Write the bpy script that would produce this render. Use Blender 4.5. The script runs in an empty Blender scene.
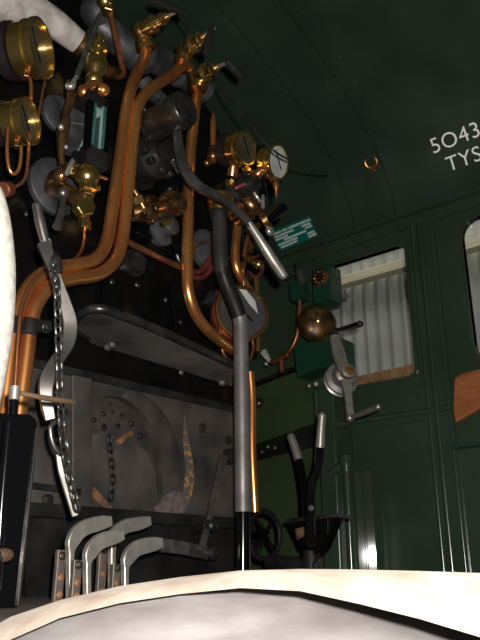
import bpy, bmesh, math, random
from mathutils import Vector as V, Matrix

random.seed(5)
S = bpy.context.scene
COL = S.collection
PI = math.pi

# ------------------------------------------------------------------ camera
FPX = 700.0
HEAD = math.radians(50.8)
PITCH = math.radians(20.0)
EYE = V((0.0, 0.0, 0.045))
FW = V((math.sin(HEAD) * math.cos(PITCH), math.cos(HEAD) * math.cos(PITCH), math.sin(PITCH)))
RT = V((math.cos(HEAD), -math.sin(HEAD), 0.0))
UPV = RT.cross(FW)
cam_d = bpy.data.cameras.new('camera')
cam_d.sensor_width = 36.0
cam_d.lens = FPX / 640.0 * 36.0
cam_d.clip_start = 0.02
cam = bpy.data.objects.new('camera', cam_d)
COL.objects.link(cam)
M3 = Matrix((RT, UPV, -FW)).transposed()
cam.matrix_world = Matrix.Translation(EYE) @ M3.to_4x4()
S.camera = cam

# survey helpers: read a place in the cab off the photograph, on a known plane
YB, XW, YF = 1.40, 2.57, 2.0        # backhead plane, side sheet plane, cab front plane


def ray(px, py):
    return FW + RT * ((px - 240) / FPX) + UPV * ((320 - py) / FPX)


def B(px, py, d=0.0):               # d in front of the backhead
    r = ray(px, py)
    return EYE + r * ((YB - d) / r.y)


def W(px, py, d=0.0):               # d inside the side sheet
    r = ray(px, py)
    return EYE + r * ((XW - d) / r.x)


def D(px, py, depth):
    return EYE + ray(px, py) * depth


def sc(p):                          # metres per pixel at p
    return (V(p) - EYE).dot(FW) / FPX


Z_EAVE = W(420, 212).z
ROOF_RISE = 0.62
ROOF_A = 1.30
ROOF_X = 1.27


def roof_pt(t, y, off=0.0):
    return V((ROOF_X + (ROOF_A - off) * math.cos(t), y, Z_EAVE + (ROOF_RISE - off) * math.sin(t)))


def roof_hit(px, py, off=0.0):
    r = ray(px, py)
    lo, hi = 0.3, 6.0

    def inside(k):
        p = EYE + r * k
        if p.z < Z_EAVE:
            return p.x < XW - off
        return ((p.x - ROOF_X) / (ROOF_A - off)) ** 2 + ((p.z - Z_EAVE) / (ROOF_RISE - off)) ** 2 < 1
    for _ in range(50):
        m = (lo + hi) / 2
        if inside(m):
            lo = m
        else:
            hi = m
    return EYE + r * lo


def roof_t(p):
    return math.atan2((p.z - Z_EAVE) / ROOF_RISE, (p.x - ROOF_X) / ROOF_A)


# --------------------------------------------------------------- materials
def mat(name, c1, c2=None, scale=8.0, metal=0.0, rough=0.5, rough2=None, bump=0.0, detail=6.0, lo=0.35, hi=0.65,
        stretch=None, spec=0.5, coat=0.0):
    m = bpy.data.materials.new(name)
    m.use_nodes = True
    nt = m.node_tree
    bs = nt.nodes['Principled BSDF']
    bs.inputs['Metallic'].default_value = metal
    bs.inputs['Roughness'].default_value = rough
    bs.inputs['Specular IOR Level'].default_value = spec
    bs.inputs['Coat Weight'].default_value = coat
    c2 = c2 or c1
    tc = nt.nodes.new('ShaderNodeTexCoord')
    src = tc.outputs['Object']
    if stretch:
        mp = nt.nodes.new('ShaderNodeMapping')
        mp.inputs['Scale'].default_value = stretch
        nt.links.new(src, mp.inputs['Vector'])
        src = mp.outputs['Vector']
    no = nt.nodes.new('ShaderNodeTexNoise')
    no.inputs['Scale'].default_value = scale
    no.inputs['Detail'].default_value = detail
    nt.links.new(src, no.inputs['Vector'])
    rp = nt.nodes.new('ShaderNodeValToRGB')
    rp.color_ramp.elements[0].position = lo
    rp.color_ramp.elements[1].position = hi
    rp.color_ramp.elements[0].color = (*c1, 1)
    rp.color_ramp.elements[1].color = (*c2, 1)
    nt.links.new(no.outputs['Fac'], rp.inputs['Fac'])
    nt.links.new(rp.outputs['Color'], bs.inputs['Base Color'])
    if rough2 is not None:
        mr = nt.nodes.new('ShaderNodeMapRange')
        mr.inputs['From Min'].default_value = lo
        mr.inputs['From Max'].default_value = hi
        mr.inputs['To Min'].default_value = rough
        mr.inputs['To Max'].default_value = rough2
        nt.links.new(no.outputs['Fac'], mr.inputs['Value'])
        nt.links.new(mr.outputs['Result'], bs.inputs['Roughness'])
    if bump:
        bp = nt.nodes.new('ShaderNodeBump')
        bp.inputs['Strength'].default_value = bump
        bp.inputs['Distance'].default_value = 0.004
        nt.links.new(no.outputs['Fac'], bp.inputs['Height'])
        nt.links.new(bp.outputs['Normal'], bs.inputs['Normal'])
    return m


COPPER = mat('copper', (0.86, 0.38, 0.12), (0.30, 0.09, 0.04), 9, 0.9, 0.27, 0.42, stretch=(1, 1, .5), lo=.38, hi=.72)
COPPER_D = mat('tarnished_copper', (0.50, 0.20, 0.09), (0.20, 0.07, 0.035), 18, 0.85, 0.26, 0.45)
COPPER_R = mat('reddened_copper', (0.36, 0.085, 0.05), (0.17, 0.04, 0.03), 18, 0.75, 0.32)
BRASS = mat('brass', (0.78, 0.55, 0.19), (0.42, 0.27, 0.08), 22, 0.97, 0.15, 0.3)
BRASS_D = mat('dull_brass', (0.56, 0.34, 0.125), (0.15, 0.08, 0.03), 26, 0.95, 0.2, 0.42, bump=.15)
BRONZE = mat('oily_bronze', (0.44, 0.23, 0.095), (0.05, 0.033, 0.025), 30, 0.92, 0.2, 0.42, bump=0.3)
STEEL = mat('worn_steel', (0.23, 0.213, 0.198), (0.10, 0.094, 0.088), 30, 0.85, 0.28, 0.42)
STEEL_B = mat('bright_steel', (0.42, 0.39, 0.355), (0.25, 0.235, 0.215), 40, 0.72, 0.32, 0.46)
STEEL_D = mat('dark_steel', (0.085, 0.08, 0.075), (0.03, 0.029, 0.027), 25, 0.8, 0.25, 0.4)
PIPE_GREY = mat('grey_iron_pipe', (0.20, 0.185, 0.178), (0.10, 0.093, 0.09), 10, 0.55, 0.38, 0.55)
BLACK = mat('black_paint', (0.002, 0.002, 0.0022), (0.004, 0.0038, 0.0035), 6, 0.0, 0.16, 0.3, bump=0.08, spec=.25)
BLACK_G = mat('gloss_black_paint', (0.002, 0.002, 0.0024), None, 6, 0.0, 0.14, spec=.3)
BLACK_M = mat('sooty_black', (0.006, 0.0056, 0.0052), (0.013, 0.0115, 0.0105), 12, 0.1, 0.4, 0.6, bump=0.3, spec=.2)
IRON = mat('sooty_iron', (0.024, 0.0218, 0.0205), (0.056, 0.047, 0.042), 9, 0.2, 0.5, 0.7, bump=0.4, spec=.35)
IRON_TRAY = mat('oiled_iron_plate', (0.03, 0.029, 0.028), (0.135, 0.12, 0.11), 4, 0.2, 0.45, 0.6, bump=0.15)
IRON_W = mat('scorched_iron', (0.058, 0.046, 0.041), (0.022, 0.019, 0.018), 14, 0.2, 0.5, 0.7, bump=0.4, spec=.35)
OCHRE = mat('ochre_scale', (0.24, 0.13, 0.035), (0.06, 0.048, 0.042), 60, 0.0, 0.75, lo=0.36, hi=0.48, bump=0.6)
PINKSCALE = mat('pinkish_scale', (0.11, 0.078, 0.07), (0.045, 0.035, 0.033), 60, 0.0, 0.75, bump=0.6)
BRICK = mat('sooty_firebrick', (0.034, 0.029, 0.026), (0.014, 0.012, 0.011), 11, 0.0, 0.8, bump=0.5, spec=.2)
ASH = mat('grey_ash_plate', (0.02, 0.018, 0.017), (0.062, 0.052, 0.047), 7, 0.0, 0.75, bump=0.5, spec=.25)
RUST = mat('rusty_orange', (0.20, 0.10, 0.045), (0.06, 0.035, 0.022), 30, 0.2, 0.6, bump=0.4)
RUSTPLATE = mat('rusty_flat_bar', (0.085, 0.07, 0.062), (0.19, 0.12, 0.075), 24, 0.4, 0.5, 0.7, bump=0.3, lo=0.45, hi=0.8)
GREEN = mat('cab_green_paint', (0.021, 0.037, 0.021), (0.029, 0.049, 0.029), 3, 0.0, 0.17, 0.28, spec=0.5, bump=0.05)
GREEN_RF = mat('roof_green_paint', (0.016, 0.031, 0.020), (0.021, 0.039, 0.025), 4, 0.0, 0.36, 0.55, bump=0.06, spec=.25)
GREEN_M = mat('bracket_green_paint', (0.008, 0.042, 0.024), (0.007, 0.032, 0.018), 6, 0.0, 0.25, 0.4)
GREEN_O = mat('olive_green_paint', (0.026, 0.045, 0.018), (0.034, 0.056, 0.023), 4, 0.0, 0.25, 0.4)
TEAL = mat('teal_sign_enamel', (0.006, 0.12, 0.095), None, 5, 0.0, 0.35)
WHITE_L = mat('white_lettering', (0.95, 0.95, 0.93), None, 5, 0.0, 0.5)
LAGGING = mat('cream_lagging_cloth', (0.72, 0.69, 0.62), (0.55, 0.52, 0.45), 60, 0.0, 0.85, bump=0.6)
LAGGING_G = mat('grimy_lagging_cloth', (0.42, 0.385, 0.355), (0.26, 0.235, 0.215), 30, 0.0, 0.85, bump=0.7)
WOOD = mat('varnished_wood', (0.32, 0.115, 0.042), (0.20, 0.062, 0.022), 10, 0.0, 0.35, stretch=(1, 1, 9))
WOOD_S = mat('worn_sill_wood', (0.36, 0.19, 0.09), (0.22, 0.10, 0.045), 12, 0.0, 0.55, stretch=(1, 6, 3))
WOOD_H = mat('oily_wooden_handle', (0.125, 0.08, 0.046), (0.075, 0.05, 0.03), 14, 0.0, 0.4)
BEAM = mat('pale_timber', (0.74, 0.62, 0.46), (0.50, 0.40, 0.28), 8, 0.0, 0.75, stretch=(1, 0.3, 8), bump=0.3)
SHED = mat('grey_corrugated_sheet', (0.50, 0.475, 0.43), (0.38, 0.36, 0.33), 4, 0.0, 0.7, bump=0.1)
GLOSSG = mat('gloss_green_paint', (0.021, 0.037, 0.022), (0.029, 0.049, 0.029), 3, 0.0, 0.14, 0.22)
CHAINM = mat('dull_chain_steel', (0.10, 0.094, 0.088), (0.04, 0.037, 0.034), 30, 0.8, 0.32, 0.45)
FLOORM = mat('grimy_floor_planks', (0.10, 0.06, 0.045), (0.05, 0.035, 0.03), 12, 0.0, 0.7, bump=0.5)
CREAM = mat('cream_painted_edge', (0.30, 0.262, 0.22), (0.175, 0.135, 0.105), 26, 0.0, 0.6, bump=0.3, lo=0.32, hi=0.75)
WEATHER = mat('weathered_grey_timber', (0.062, 0.057, 0.056), (0.034, 0.028, 0.026), 7, 0.0, 0.8, stretch=(2, 2, 7), bump=0.4)
FACE_W = mat('gauge_face_white', (0.40, 0.40, 0.375), (0.30, 0.30, 0.28), 20, 0.0, 0.5)
FACE_D = mat('gauge_face_grey', (0.06, 0.05, 0.03), (0.03, 0.026, 0.018), 10, 0.0, 0.15)
FACE_B = mat('gauge_face_smoky_grey', (0.05, 0.052, 0.052), (0.03, 0.03, 0.031), 10, 0.0, 0.3)
FLANGE = mat('blue_grey_flange', (0.085, 0.088, 0.094), (0.02, 0.02, 0.023), 16, 0.4, 0.42, 0.6, bump=0.6)
MAROON = mat('dark_maroon_paint', (0.016, 0.008, 0.009), (0.011, 0.009, 0.010), 5, 0.0, 0.3, spec=.3)
RUBBER = mat('black_rubber', (0.012, 0.012, 0.012), None, 5, 0.0, 0.45)


def glass_mat(name, tint, alpha):
    m = bpy.data.materials.new(name)
    m.use_nodes = True
    nt = m.node_tree
    nt.nodes.clear()
    out = nt.nodes.new('ShaderNodeOutputMaterial')
    mix = nt.nodes.new('ShaderNodeMixShader')
    tr = nt.nodes.new('ShaderNodeBsdfTransparent')
    tr.inputs['Color'].default_value = (*tint, 1)
    gl = nt.nodes.new('ShaderNodeBsdfGlossy')
    gl.inputs['Roughness'].default_value = 0.04
    fr = nt.nodes.new('ShaderNodeFresnel')
    fr.inputs['IOR'].default_value = alpha
    nt.links.new(fr.outputs['Fac'], mix.inputs['Fac'])
    nt.links.new(tr.outputs['BSDF'], mix.inputs[1])
    nt.links.new(gl.outputs['BSDF'], mix.inputs[2])
    nt.links.new(mix.outputs['Shader'], out.inputs['Surface'])
    return m


GLASS = glass_mat('clear_glass', (0.93, 0.96, 0.95), 1.45)
GLASS_T = mat('teal_plate_glass', (0.012, 0.06, 0.055), (0.04, 0.105, 0.095), 10, 0.0, 0.12)
GLASS_P = mat('pale_glass_edge', (0.22, 0.32, 0.29), (0.12, 0.20, 0.19), 12, 0.0, 0.2)


# ------------------------------------------------------------ mesh builder
def basis(d):
    d = V(d).normalized()
    a = V((0, 0, 1)) if abs(d.z) < 0.9 else V((1, 0, 0))
    u = d.cross(a).normalized()
    return d, u, u.cross(d).normalized()


def smooth_path(pts, n=5):
    pts = [V(p) for p in pts]
    if len(pts) < 3:
        return pts
    out = []
    ext = [pts[0] * 2 - pts[1]] + pts + [pts[-1] * 2 - pts[-2]]
    for i in range(1, len(ext) - 2):
        p0, p1, p2, p3 = ext[i - 1:i + 3]
        for k in range(n):
            t = k / n
            out.append(0.5 * ((2 * p1) + (p2 - p0) * t + (2 * p0 - 5 * p1 + 4 * p2 - p3) * t * t + (3 * p1 - p0 - 3 * p2 + p3) * t ** 3))
    out.append(pts[-1])
    return out


class MB:
    def __init__(self):
        self.bm = bmesh.new()

    def ringloft(self, rings, cap=True, closed=False):
        bm = self.bm
        vr = [[bm.verts.new(p) for p in r] for r in rings]
        n = len(vr[0])
        m = len(vr)
        for i in range(m if closed else m - 1):
            a, b = vr[i], vr[(i + 1) % m]
            for j in range(n):
                bm.faces.new((a[j], a[(j + 1) % n], b[(j + 1) % n], b[j]))
        if cap and not closed:
            bm.faces.new(vr[0][::-1])
            bm.faces.new(vr[-1])
        return self

    def tube(self, pts, r, seg=12, smooth=True, n=5, closed=False):
        rr = r if isinstance(r, (list, tuple)) else None
        P = smooth_path(pts, n) if smooth and not closed else [V(p) for p in pts]
        m = len(P)
        tang = []
        for i in range(m):
            if closed:
                tang.append((P[(i + 1) % m] - P[i - 1]).normalized())
            else:
                tang.append((P[min(i + 1, m - 1)] - P[max(i - 1, 0)]).normalized())
        _, u, _w = basis(tang[0])
        rings = []
        for i, p in enumerate(P):
            t = tang[i]
            u = (u - t * u.dot(t)).normalized()
            w = t.cross(u)
            if rr:
                f = i / max(1, m - 1) * (len(rr) - 1)
                k = min(int(f), len(rr) - 2)
                rad = rr[k] + (rr[k + 1] - rr[k]) * (f - k)
            else:
                rad = r
            rings.append([p + (u * math.cos(2 * PI * j / seg) + w * math.sin(2 * PI * j / seg)) * rad for j in range(seg)])
        return self.ringloft(rings, closed=closed)

    def lathe(self, p, d, prof, seg=24):
        d, u, w = basis(d)
        p = V(p)
        rings = [[p + d * t + (u * math.cos(2 * PI * j / seg) + w * math.sin(2 * PI * j / seg)) * max(r, 0.0004) for j in range(seg)] for t, r in prof]
        return self.ringloft(rings)

    def cyl(self, a, b, r, r2=None, seg=20):
        a, b = V(a), V(b)
        d = b - a
        L = d.length
        r2 = r if r2 is None else r2
        e = min(0.12 * min(r, r2), L * 0.2)
        return self.lathe(a, d, [(0, r - e), (e, r), (L - e, r2), (L, r2 - e)], seg)

    def ball(self, p, r, d=(0, 0, 1), k=1.0, seg=20):
        n = 9
        return self.lathe(p, d, [(-r * k * math.cos(PI * i / n), r * math.sin(PI * i / n)) for i in range(n + 1)], seg)

    def nut(self, p, d, r, h):
        d0, u, w = basis(d)
        p = V(p)
        e = r * 0.1
        rings = []
        for t, rad in ((0, r - e), (e, r), (h - e, r), (h, r - e)):
            rings.append([p + d0 * t + (u * math.cos(PI * j / 3) + w * math.sin(PI * j / 3)) * rad for j in range(6)])
        return self.ringloft(rings)

    def torus(self, p, d, R, r, seg=32, s2=10, sx=1.0, sy=1.0, up=None):
        d, u, w = basis(d)
        if up is not None:
            w = (V(up) - d * V(up).dot(d)).normalized()
            u = w.cross(d)
        p = V(p)
        pts = [p + u * math.cos(2 * PI * j / seg) * R * sx + w * math.sin(2 * PI * j / seg) * R * sy for j in range(seg)]
        return self.tube(pts, r, s2, closed=True)

    def prism(self, pts, ext):
        ext = V(ext)
        bm = self.bm
        a = [bm.verts.new(V(p)) for p in pts]
        b = [bm.verts.new(V(p) + ext) for p in pts]
        n = len(a)
        bm.faces.new(a[::-1])
        bm.faces.new(b)
        for i in range(n):
            bm.faces.new((a[i], a[(i + 1) % n], b[(i + 1) % n], b[i]))
        return self

    def box(self, c, sx, sy, sz, ax=None):
        c = V(c)
        X, Y, Zz = ax if ax else (V((1, 0, 0)), V((0, 1, 0)), V((0, 0, 1)))
        pts = [c + X * (sx / 2 * i) + Y * (sy / 2 * j) - Zz * sz / 2 for i, j in ((-1, -1), (1, -1), (1, 1), (-1, 1))]
        return self.prism(pts, Zz * sz)

    def flat(self, pts, width, thick, normal, n=5, smooth=True):
        """flat bar swept along pts, wide across, thin along normal"""
        P = smooth_path(pts, n) if smooth else [V(p) for p in pts]
        m = len(P)
        nrm = V(normal).normalized()
        rings = []
        for i, p in enumerate(P):
            t = (P[min(i + 1, m - 1)] - P[max(i - 1, 0)]).normalized()
            s = nrm.cross(t).normalized()
            if isinstance(width, (list, tuple)):
                f = i / (m - 1) * (len(width) - 1)
                k = min(int(f), len(width) - 2)
                wd = width[k] + (width[k + 1] - width[k]) * (f - k)
            else:
                wd = width
            b = min(wd, thick) * 0.12
            h, q = wd / 2, thick / 2
            rings.append([p + s * a + nrm * c for a, c in ((h, q - b), (h - b, q), (-h + b, q), (-h, q - b), (-h, -q + b), (-h + b, -q), (h - b, -q), (h, -q + b))])
        return self.ringloft(rings)

    def build(self, name, m, parent=None, bevel=0.0):
        bm = self.bm
        bmesh.ops.recalc_face_normals(bm, faces=bm.faces)
        o0 = origin(parent)
        for v in bm.verts:
            v.co -= o0
        me = bpy.data.meshes.new(name)
        bm.to_mesh(me)
        bm.free()
        me.polygons.foreach_set('use_smooth', [True] * len(me.polygons))
        me.set_sharp_from_angle(angle=math.radians(38))
        me.materials.append(m)
        o = bpy.data.objects.new(name, me)
        COL.objects.link(o)
        if parent is not None:
            o.parent = parent
        if bevel:
            md = o.modifiers.new('bevel', 'BEVEL')
            md.width = bevel
            md.segments = 2
            md.limit_method = 'ANGLE'
            md.harden_normals = True
        return o

    def build_each(self, name, m, parent=None):
        """every loose piece becomes an object of its own"""
        bm = self.bm
        left = set(bm.verts)
        me_all = []
        while left:
            st = [left.pop()]
            comp = []
            while st:
                v = st.pop()
                comp.append(v)
                for e in v.link_edges:
                    w_ = e.other_vert(v)
                    if w_ in left:
                        left.discard(w_)
                        st.append(w_)
            q = MB()
            mp = {v: q.bm.verts.new(v.co) for v in comp}
            fs = {f for v in comp for f in v.link_faces}
            for f in fs:
                q.bm.faces.new([mp[v] for v in f.verts])
            me_all.append(q)
        bm.free()
        return [q.build(name, m, parent) for q in me_all]


def origin(o):
    p = V((0, 0, 0))
    while o is not None:
        p = p + o.location
        o = o.parent
    return p


def tag(o, label, cat, group=None):
    o['label'] = label
    o['category'] = cat
    if group:
        o['group'] = group
    return o


def thing(name, label, cat, loc, group=None):
    o = bpy.data.objects.new(name, None)
    o.empty_display_size = 0.05
    COL.objects.link(o)
    o.location = loc
    return tag(o, label, cat, group)


def struct(o):
    o['kind'] = 'structure'
    return o


def BP(pts):
    return [B(*p) for p in pts]


def mean_sc(P):
    return sum(sc(p) for p in P) / len(P)


UP, BK, RX = V((0, 0, 1)), V((0, -1, 0)), V((1, 0, 0))


# ================================================================ SETTING
b = MB().box((1.27, 0.75, -0.03), 2.60, 2.7, 0.06)
struct(b.build('floor', FLOORM))

# side sheet with two window openings
def rrect(y0, y1, z0, z1, r, n=5):
    pts = []
    for cy, cz, a0 in ((y1 - r, z1 - r, 0), (y0 + r, z1 - r, 90), (y0 + r, z0 + r, 180), (y1 - r, z0 + r, 270)):
        for k in range(n + 1):
            a = math.radians(a0 + 90 * k / n)
            pts.append((cy + r * math.cos(a), cz + r * math.sin(a)))
    return pts


WIN_TOP = W(405, 244).z
W1 = (W(413, 340).y, W(322, 330).y, W(410, 376).z, WIN_TOP)      # y0 (near), y1 (far), z0, z1
w2y1 = W(467, 280).y
W2 = (w2y1 - 0.50, w2y1, W(480, 362).z, W(470, 219).z)
Y_NEAR = -0.62
bm = bmesh.new()
loops = [[(Y_NEAR, 0.0), (YF, 0.0), (YF, Z_EAVE), (Y_NEAR, Z_EAVE)], rrect(*W1, 0.035), rrect(*W2, 0.07)]
ed = []
for lp in loops:
    vs = [bm.verts.new((XW, y, z)) for y, z in lp]
    for i in range(len(vs)):
        ed.append(bm.edges.new((vs[i], vs[(i + 1) % len(vs)])))
bmesh.ops.triangle_fill(bm, use_beauty=True, edges=ed)
r = bmesh.ops.extrude_face_region(bm, geom=bm.faces[:])
bmesh.ops.translate(bm, vec=(0.025, 0, 0), verts=[v for v in r['geom'] if isinstance(v, bmesh.types.BMVert)])
mb = MB()
mb.bm.free()
mb.bm = bm
struct(mb.build('wall_right', GREEN))

b = MB().box((1.27, YF + 0.015, 0.95), 2.6, 0.03, 1.9 + 0.3)
struct(b.build('wall_front', GREEN))

# roof: shallow arch with transverse angle straps
n = 40
bm = bmesh.new()
rows = []
for off in (0.0, -0.012):
    rows.append([[bm.verts.new(roof_pt(PI * i / n, y, off)) for i in range(n + 1)] for y in (Y_NEAR, YF)])
for k in (0, 1):
    for i in range(n):
        bm.faces.new((rows[k][0][i], rows[k][0][i + 1], rows[k][1][i + 1], rows[k][1][i]))
mb = MB()
mb.bm.free()
mb.bm = bm
struct(mb.build('ceiling', GREEN_RF))


def roof_strap(px, py, w=0.05):
    y = roof_hit(px, py).y
    b = MB()
    b.flat([roof_pt(PI * i / 30, y, 0.006) for i in range(0, 31)], w, 0.008, (0, 1, 0), smooth=False)
    # flat() lays the width in the profile plane; turn it: build as ribbon instead
    b.bm.free()
    b.bm = bmesh.new()
    rings = []
    for i in range(0, 31):
        t = PI * i / 30
        a0, a1 = roof_pt(t, y, 0.0), roof_pt(t, y, 0.012)
        e = V((0, w / 2, 0))
        rings.append([a0 - e, a1 - e, a1 + e, a0 + e])
    b.ringloft(rings)
    return b


o = struct(roof_strap(384, 185).build('trim_1', GREEN_RF))
o = struct(roof_strap(345, 205).build('trim_2', GREEN_RF))
# rivet heads on roof sheet
b = MB()
for (px, py) in [(340, 100), (355, 82), (362, 130), (381, 155), (339, 93), (360, 93), (322, 105), (306, 148), (276, 120), (284, 115), (340, 57), (316, 25), (302, 12),
                 (330, 175), (388, 168), (396, 173), (402, 180), (398, 187), (390, 180), (404, 190), (262, 60), (268, 66), (352, 230), (416, 218), (438, 204), (300, 185)]:
    p = roof_hit(px, py)
    nn = V((ROOF_X - p.x, 0, (0.8 - p.z))).normalized()
    b.ball(p, 0.0055, nn, 0.6, 8)
struct(b.build('trim_3', GLOSSG))

# eaves angle and pillar beads on the side sheet
b = MB()
b.box((XW - 0.018, (Y_NEAR + YF) / 2, Z_EAVE - 0.004), 0.036, YF - Y_NEAR, 0.014)
b.box((XW - 0.005, (Y_NEAR + YF) / 2, Z_EAVE - 0.035), 0.010, YF - Y_NEAR, 0.055)
for k in range(30):
    b.ball((XW - 0.010, Y_NEAR + 0.09 * k, Z_EAVE - 0.035), 0.006, (-1, 0, 0), 0.6, 8)
struct(b.build('trim_4', GREEN))
ypil = W(427, 315).y
b = MB()
for dy, rr in ((0.028, 0.009), (-0.005, 0.012), (-0.055, 0.006)):
    b.cyl((XW - 0.004, ypil + dy, 0), (XW - 0.004, ypil + dy, Z_EAVE - 0.05), rr, seg=14)
b.box((XW - 0.004, ypil - 0.01, (Z_EAVE - 0.05) / 2), 0.008, 0.12, Z_EAVE - 0.05)
for k in range(34):
    b.ball((XW - 0.009, ypil + 0.045, 0.04 + 0.04 * k), 0.0035, (-1, 0, 0), 0.6, 8)
struct(b.build('trim_5', GLOSSG))
zr = W(416, 413).z
b = MB()
b.cyl((XW - 0.006, Y_NEAR, zr), (XW - 0.006, YF, zr), 0.012, seg=14)
b.cyl((XW - 0.004, Y_NEAR, zr + 0.028), (XW - 0.004, YF, zr + 0.028), 0.006, seg=14)
b.box((XW - 0.003, (Y_NEAR + YF) / 2, zr), 0.008, YF - Y_NEAR, 0.07)
struct(b.build('trim_6', GLOSSG))

# windows
def window(name, Wn, rr):
    y0, y1, z0, z1 = Wn
    outer = rrect(y0 - 0.014, y1 + 0.014, z0 - 0.014, z1 + 0.014, rr + 0.014)
    inner = rrect(y0, y1, z0, z1, rr)
    bm = bmesh.new()
    def loop(pts, x):
        return [bm.verts.new((x, y, z)) for y, z in pts]
    rings = [loop(outer, XW + 0.0), loop(outer, XW - 0.008), loop(inner, XW - 0.008), loop(inner, XW + 0.03)]
    for i in range(3):
        a, c = rings[i], rings[i + 1]
        for j in range(len(a)):
            bm.faces.new((a[j], a[(j + 1) % len(a)], c[(j + 1) % len(a)], c[j]))
    mb = MB()
    mb.bm.free()
    mb.bm = bm
    root = bpy.data.objects.new(name, None)
    COL.objects.link(root)
    root.location = (XW, (y0 + y1) / 2, z0)
    struct(root)
    mb.build('window_frame', GREEN, root)
    MB().box((XW + 0.02, (y0 + y1) / 2, (z0 + z1) / 2), 0.003, y1 - y0, z1 - z0).build('pane', GLASS, root)
    return root


win1 = window('window_1', W1, 0.035)
win2 = window('window_2', W2, 0.07)
y0, y1, z0, z1 = W1
p0, p1 = W(352, 393, -0.03), W(412, 370, -0.03)
b = MB()
b.prism([(XW + 0.024, y0 + 0.0, z0 + 0.0), (XW + 0.024, y1, z0), (XW + 0.024, y1, z0 + 0.045), (XW + 0.024, y0 + 0.02, z0 + 0.055), (XW + 0.024, y0 + 0.004, z0 + 0.045)], (0.035, 0, 0))
b.build('wooden_sill', WOOD_S, win1)
p = W(340, 297, -0.0)
b = MB().box(p, 0.02, 0.09, 0.022)
b.cyl(p + V((-0.02, -0.04, 0.01)), p + V((0.0, -0.04, 0.01)), 0.007)
b.build('catch', STEEL_B, win1)
y0, y1, z0, z1 = W2
MB().prism([(XW + 0.024, y0, z0), (XW + 0.024, y1 - 0.01, z0), (XW + 0.024, y1 - 0.004, z0 + 0.035), (XW + 0.024, y0, z0 + 0.035)], (0.03, 0, 0)).build('wooden_sill', WOOD, win2)

# shed outside
XS = XW + 0.85
bm = bmesh.new()
N = 360
ya, yb = -0.9, 3.4
cols = []
for i in range(N + 1):
    y = ya + (yb - ya) * i / N
    dx = 0.012 * math.cos(2 * PI * y / 0.078)
    cols.append([bm.verts.new((XS + dx + k, y, z)) for k in (0, 0.003) for z in (-1.0, 3.0)])
for i in range(N):
    a, c = cols[i], cols[i + 1]
    bm.faces.new((a[0], a[1], c[1], c[0]))
    bm.faces.new((a[2], a[3], c[3], c[2]))
mb = MB()
mb.bm.free()
mb.bm = bm
struct(mb.build('wall_outside', SHED))
pa, pb = W(335, 285, -0.80), W(470, 243, -0.80)
zt = (pa.z + pb.z) / 2
b = MB()
b.bm.free(); b.bm = bmesh.new()
b.box((XS - 0.055, 1.2, W(368, 276, -0.80).z), 0.07, 4.0, 0.058)
tag(b.build('timber_rail', BEAM, bevel=0.004), 'pale timber rail on the grey corrugated wall outside the windows', 'beam')

# ================================================================ BACKHEAD
edge = [(252, 600), (252, 420), (251, 300), (246, 220), (234, 160), (214, 110), (184, 76), (150, 50), (122, 18), (104, -12)]
R_ = [B(*p) for p in edge]
R_[0].z = 0.0
prof = [(p.x, p.z) for p in R_]
cx = prof[-1][0]
left = [(2 * cx - x, z) for x, z in prof[:-1]][::-1]
outl = prof + left
b = MB()
b.prism([(x, YB, z) for x, z in outl], (0, YF - YB - 0.002, 0))
bh = thing('boiler_backhead', 'black domed boiler end filling the left of the cab', 'boiler', (cx, YB, 0))
b.build('end_plate', BLACK, bh, bevel=0.03)
# studs and small bolts
b = MB()
for (px, py) in [(27, 214), (28, 170), (97, 255), (143, 269), (112, 282), (137, 285), (160, 190), (166, 300), (180, 322), (70, 345), (60, 305), (52, 285), (217, 310), (130, 180), (225, 330)]:
    b.ball(B(px, py), 0.010, BK, 0.7, 10)
b.build_each('stud', STEEL_D, bh)
for px, py, rr in ((132, 264, 11), (212, 300, 8)):
    p = B(px, py)
    s = sc(p)
    w = MB().lathe(p, BK, [(0, rr * s * 1.25), (0.012, rr * s * 1.25), (0.014, rr * s), (0.03, rr * s * 0.9), (0.034, rr * s * 0.6)]).build('washout_plug', STEEL_D, bh)
for px, py, rx, ry in ((52, 188, 17, 25), (62, 118, 14, 22)):
    pass
# upright black casing ribs
for pts in ([(106, 255), (104, 310)], [(172, 285), (176, 330)]):
    P = [B(x, y, 0.012) for x, y in pts]
    MB().tube(P, 0.012, 10).build('stay_rod', BLACK_G, bh)
# blue-grey manifold at the crown of the boiler
b = MB()
b.tube(BP([(95, 20, .04), (112, 35, .05), (135, 52, .06), (160, 62, .06), (186, 76, .05), (204, 92, .04)]), 0.045, 16)
b.ball(B(140, 55, .06), 0.06)
b.ball(B(97, 12, .06), 0.05)
b.ball(B(178, 72, .05), 0.05)
b.build('manifold', FLANGE, bh)
b = MB()
for px, py, rr in ((203, 250, 20), (160, 170, 20)):
    p = B(px, py)
    b.lathe(p, BK, [(0, rr * sc(p)), (0.02, rr * sc(p)), (0.025, rr * sc(p) * .9)], 28)
b.build_each('flange', FLANGE, bh)

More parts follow.
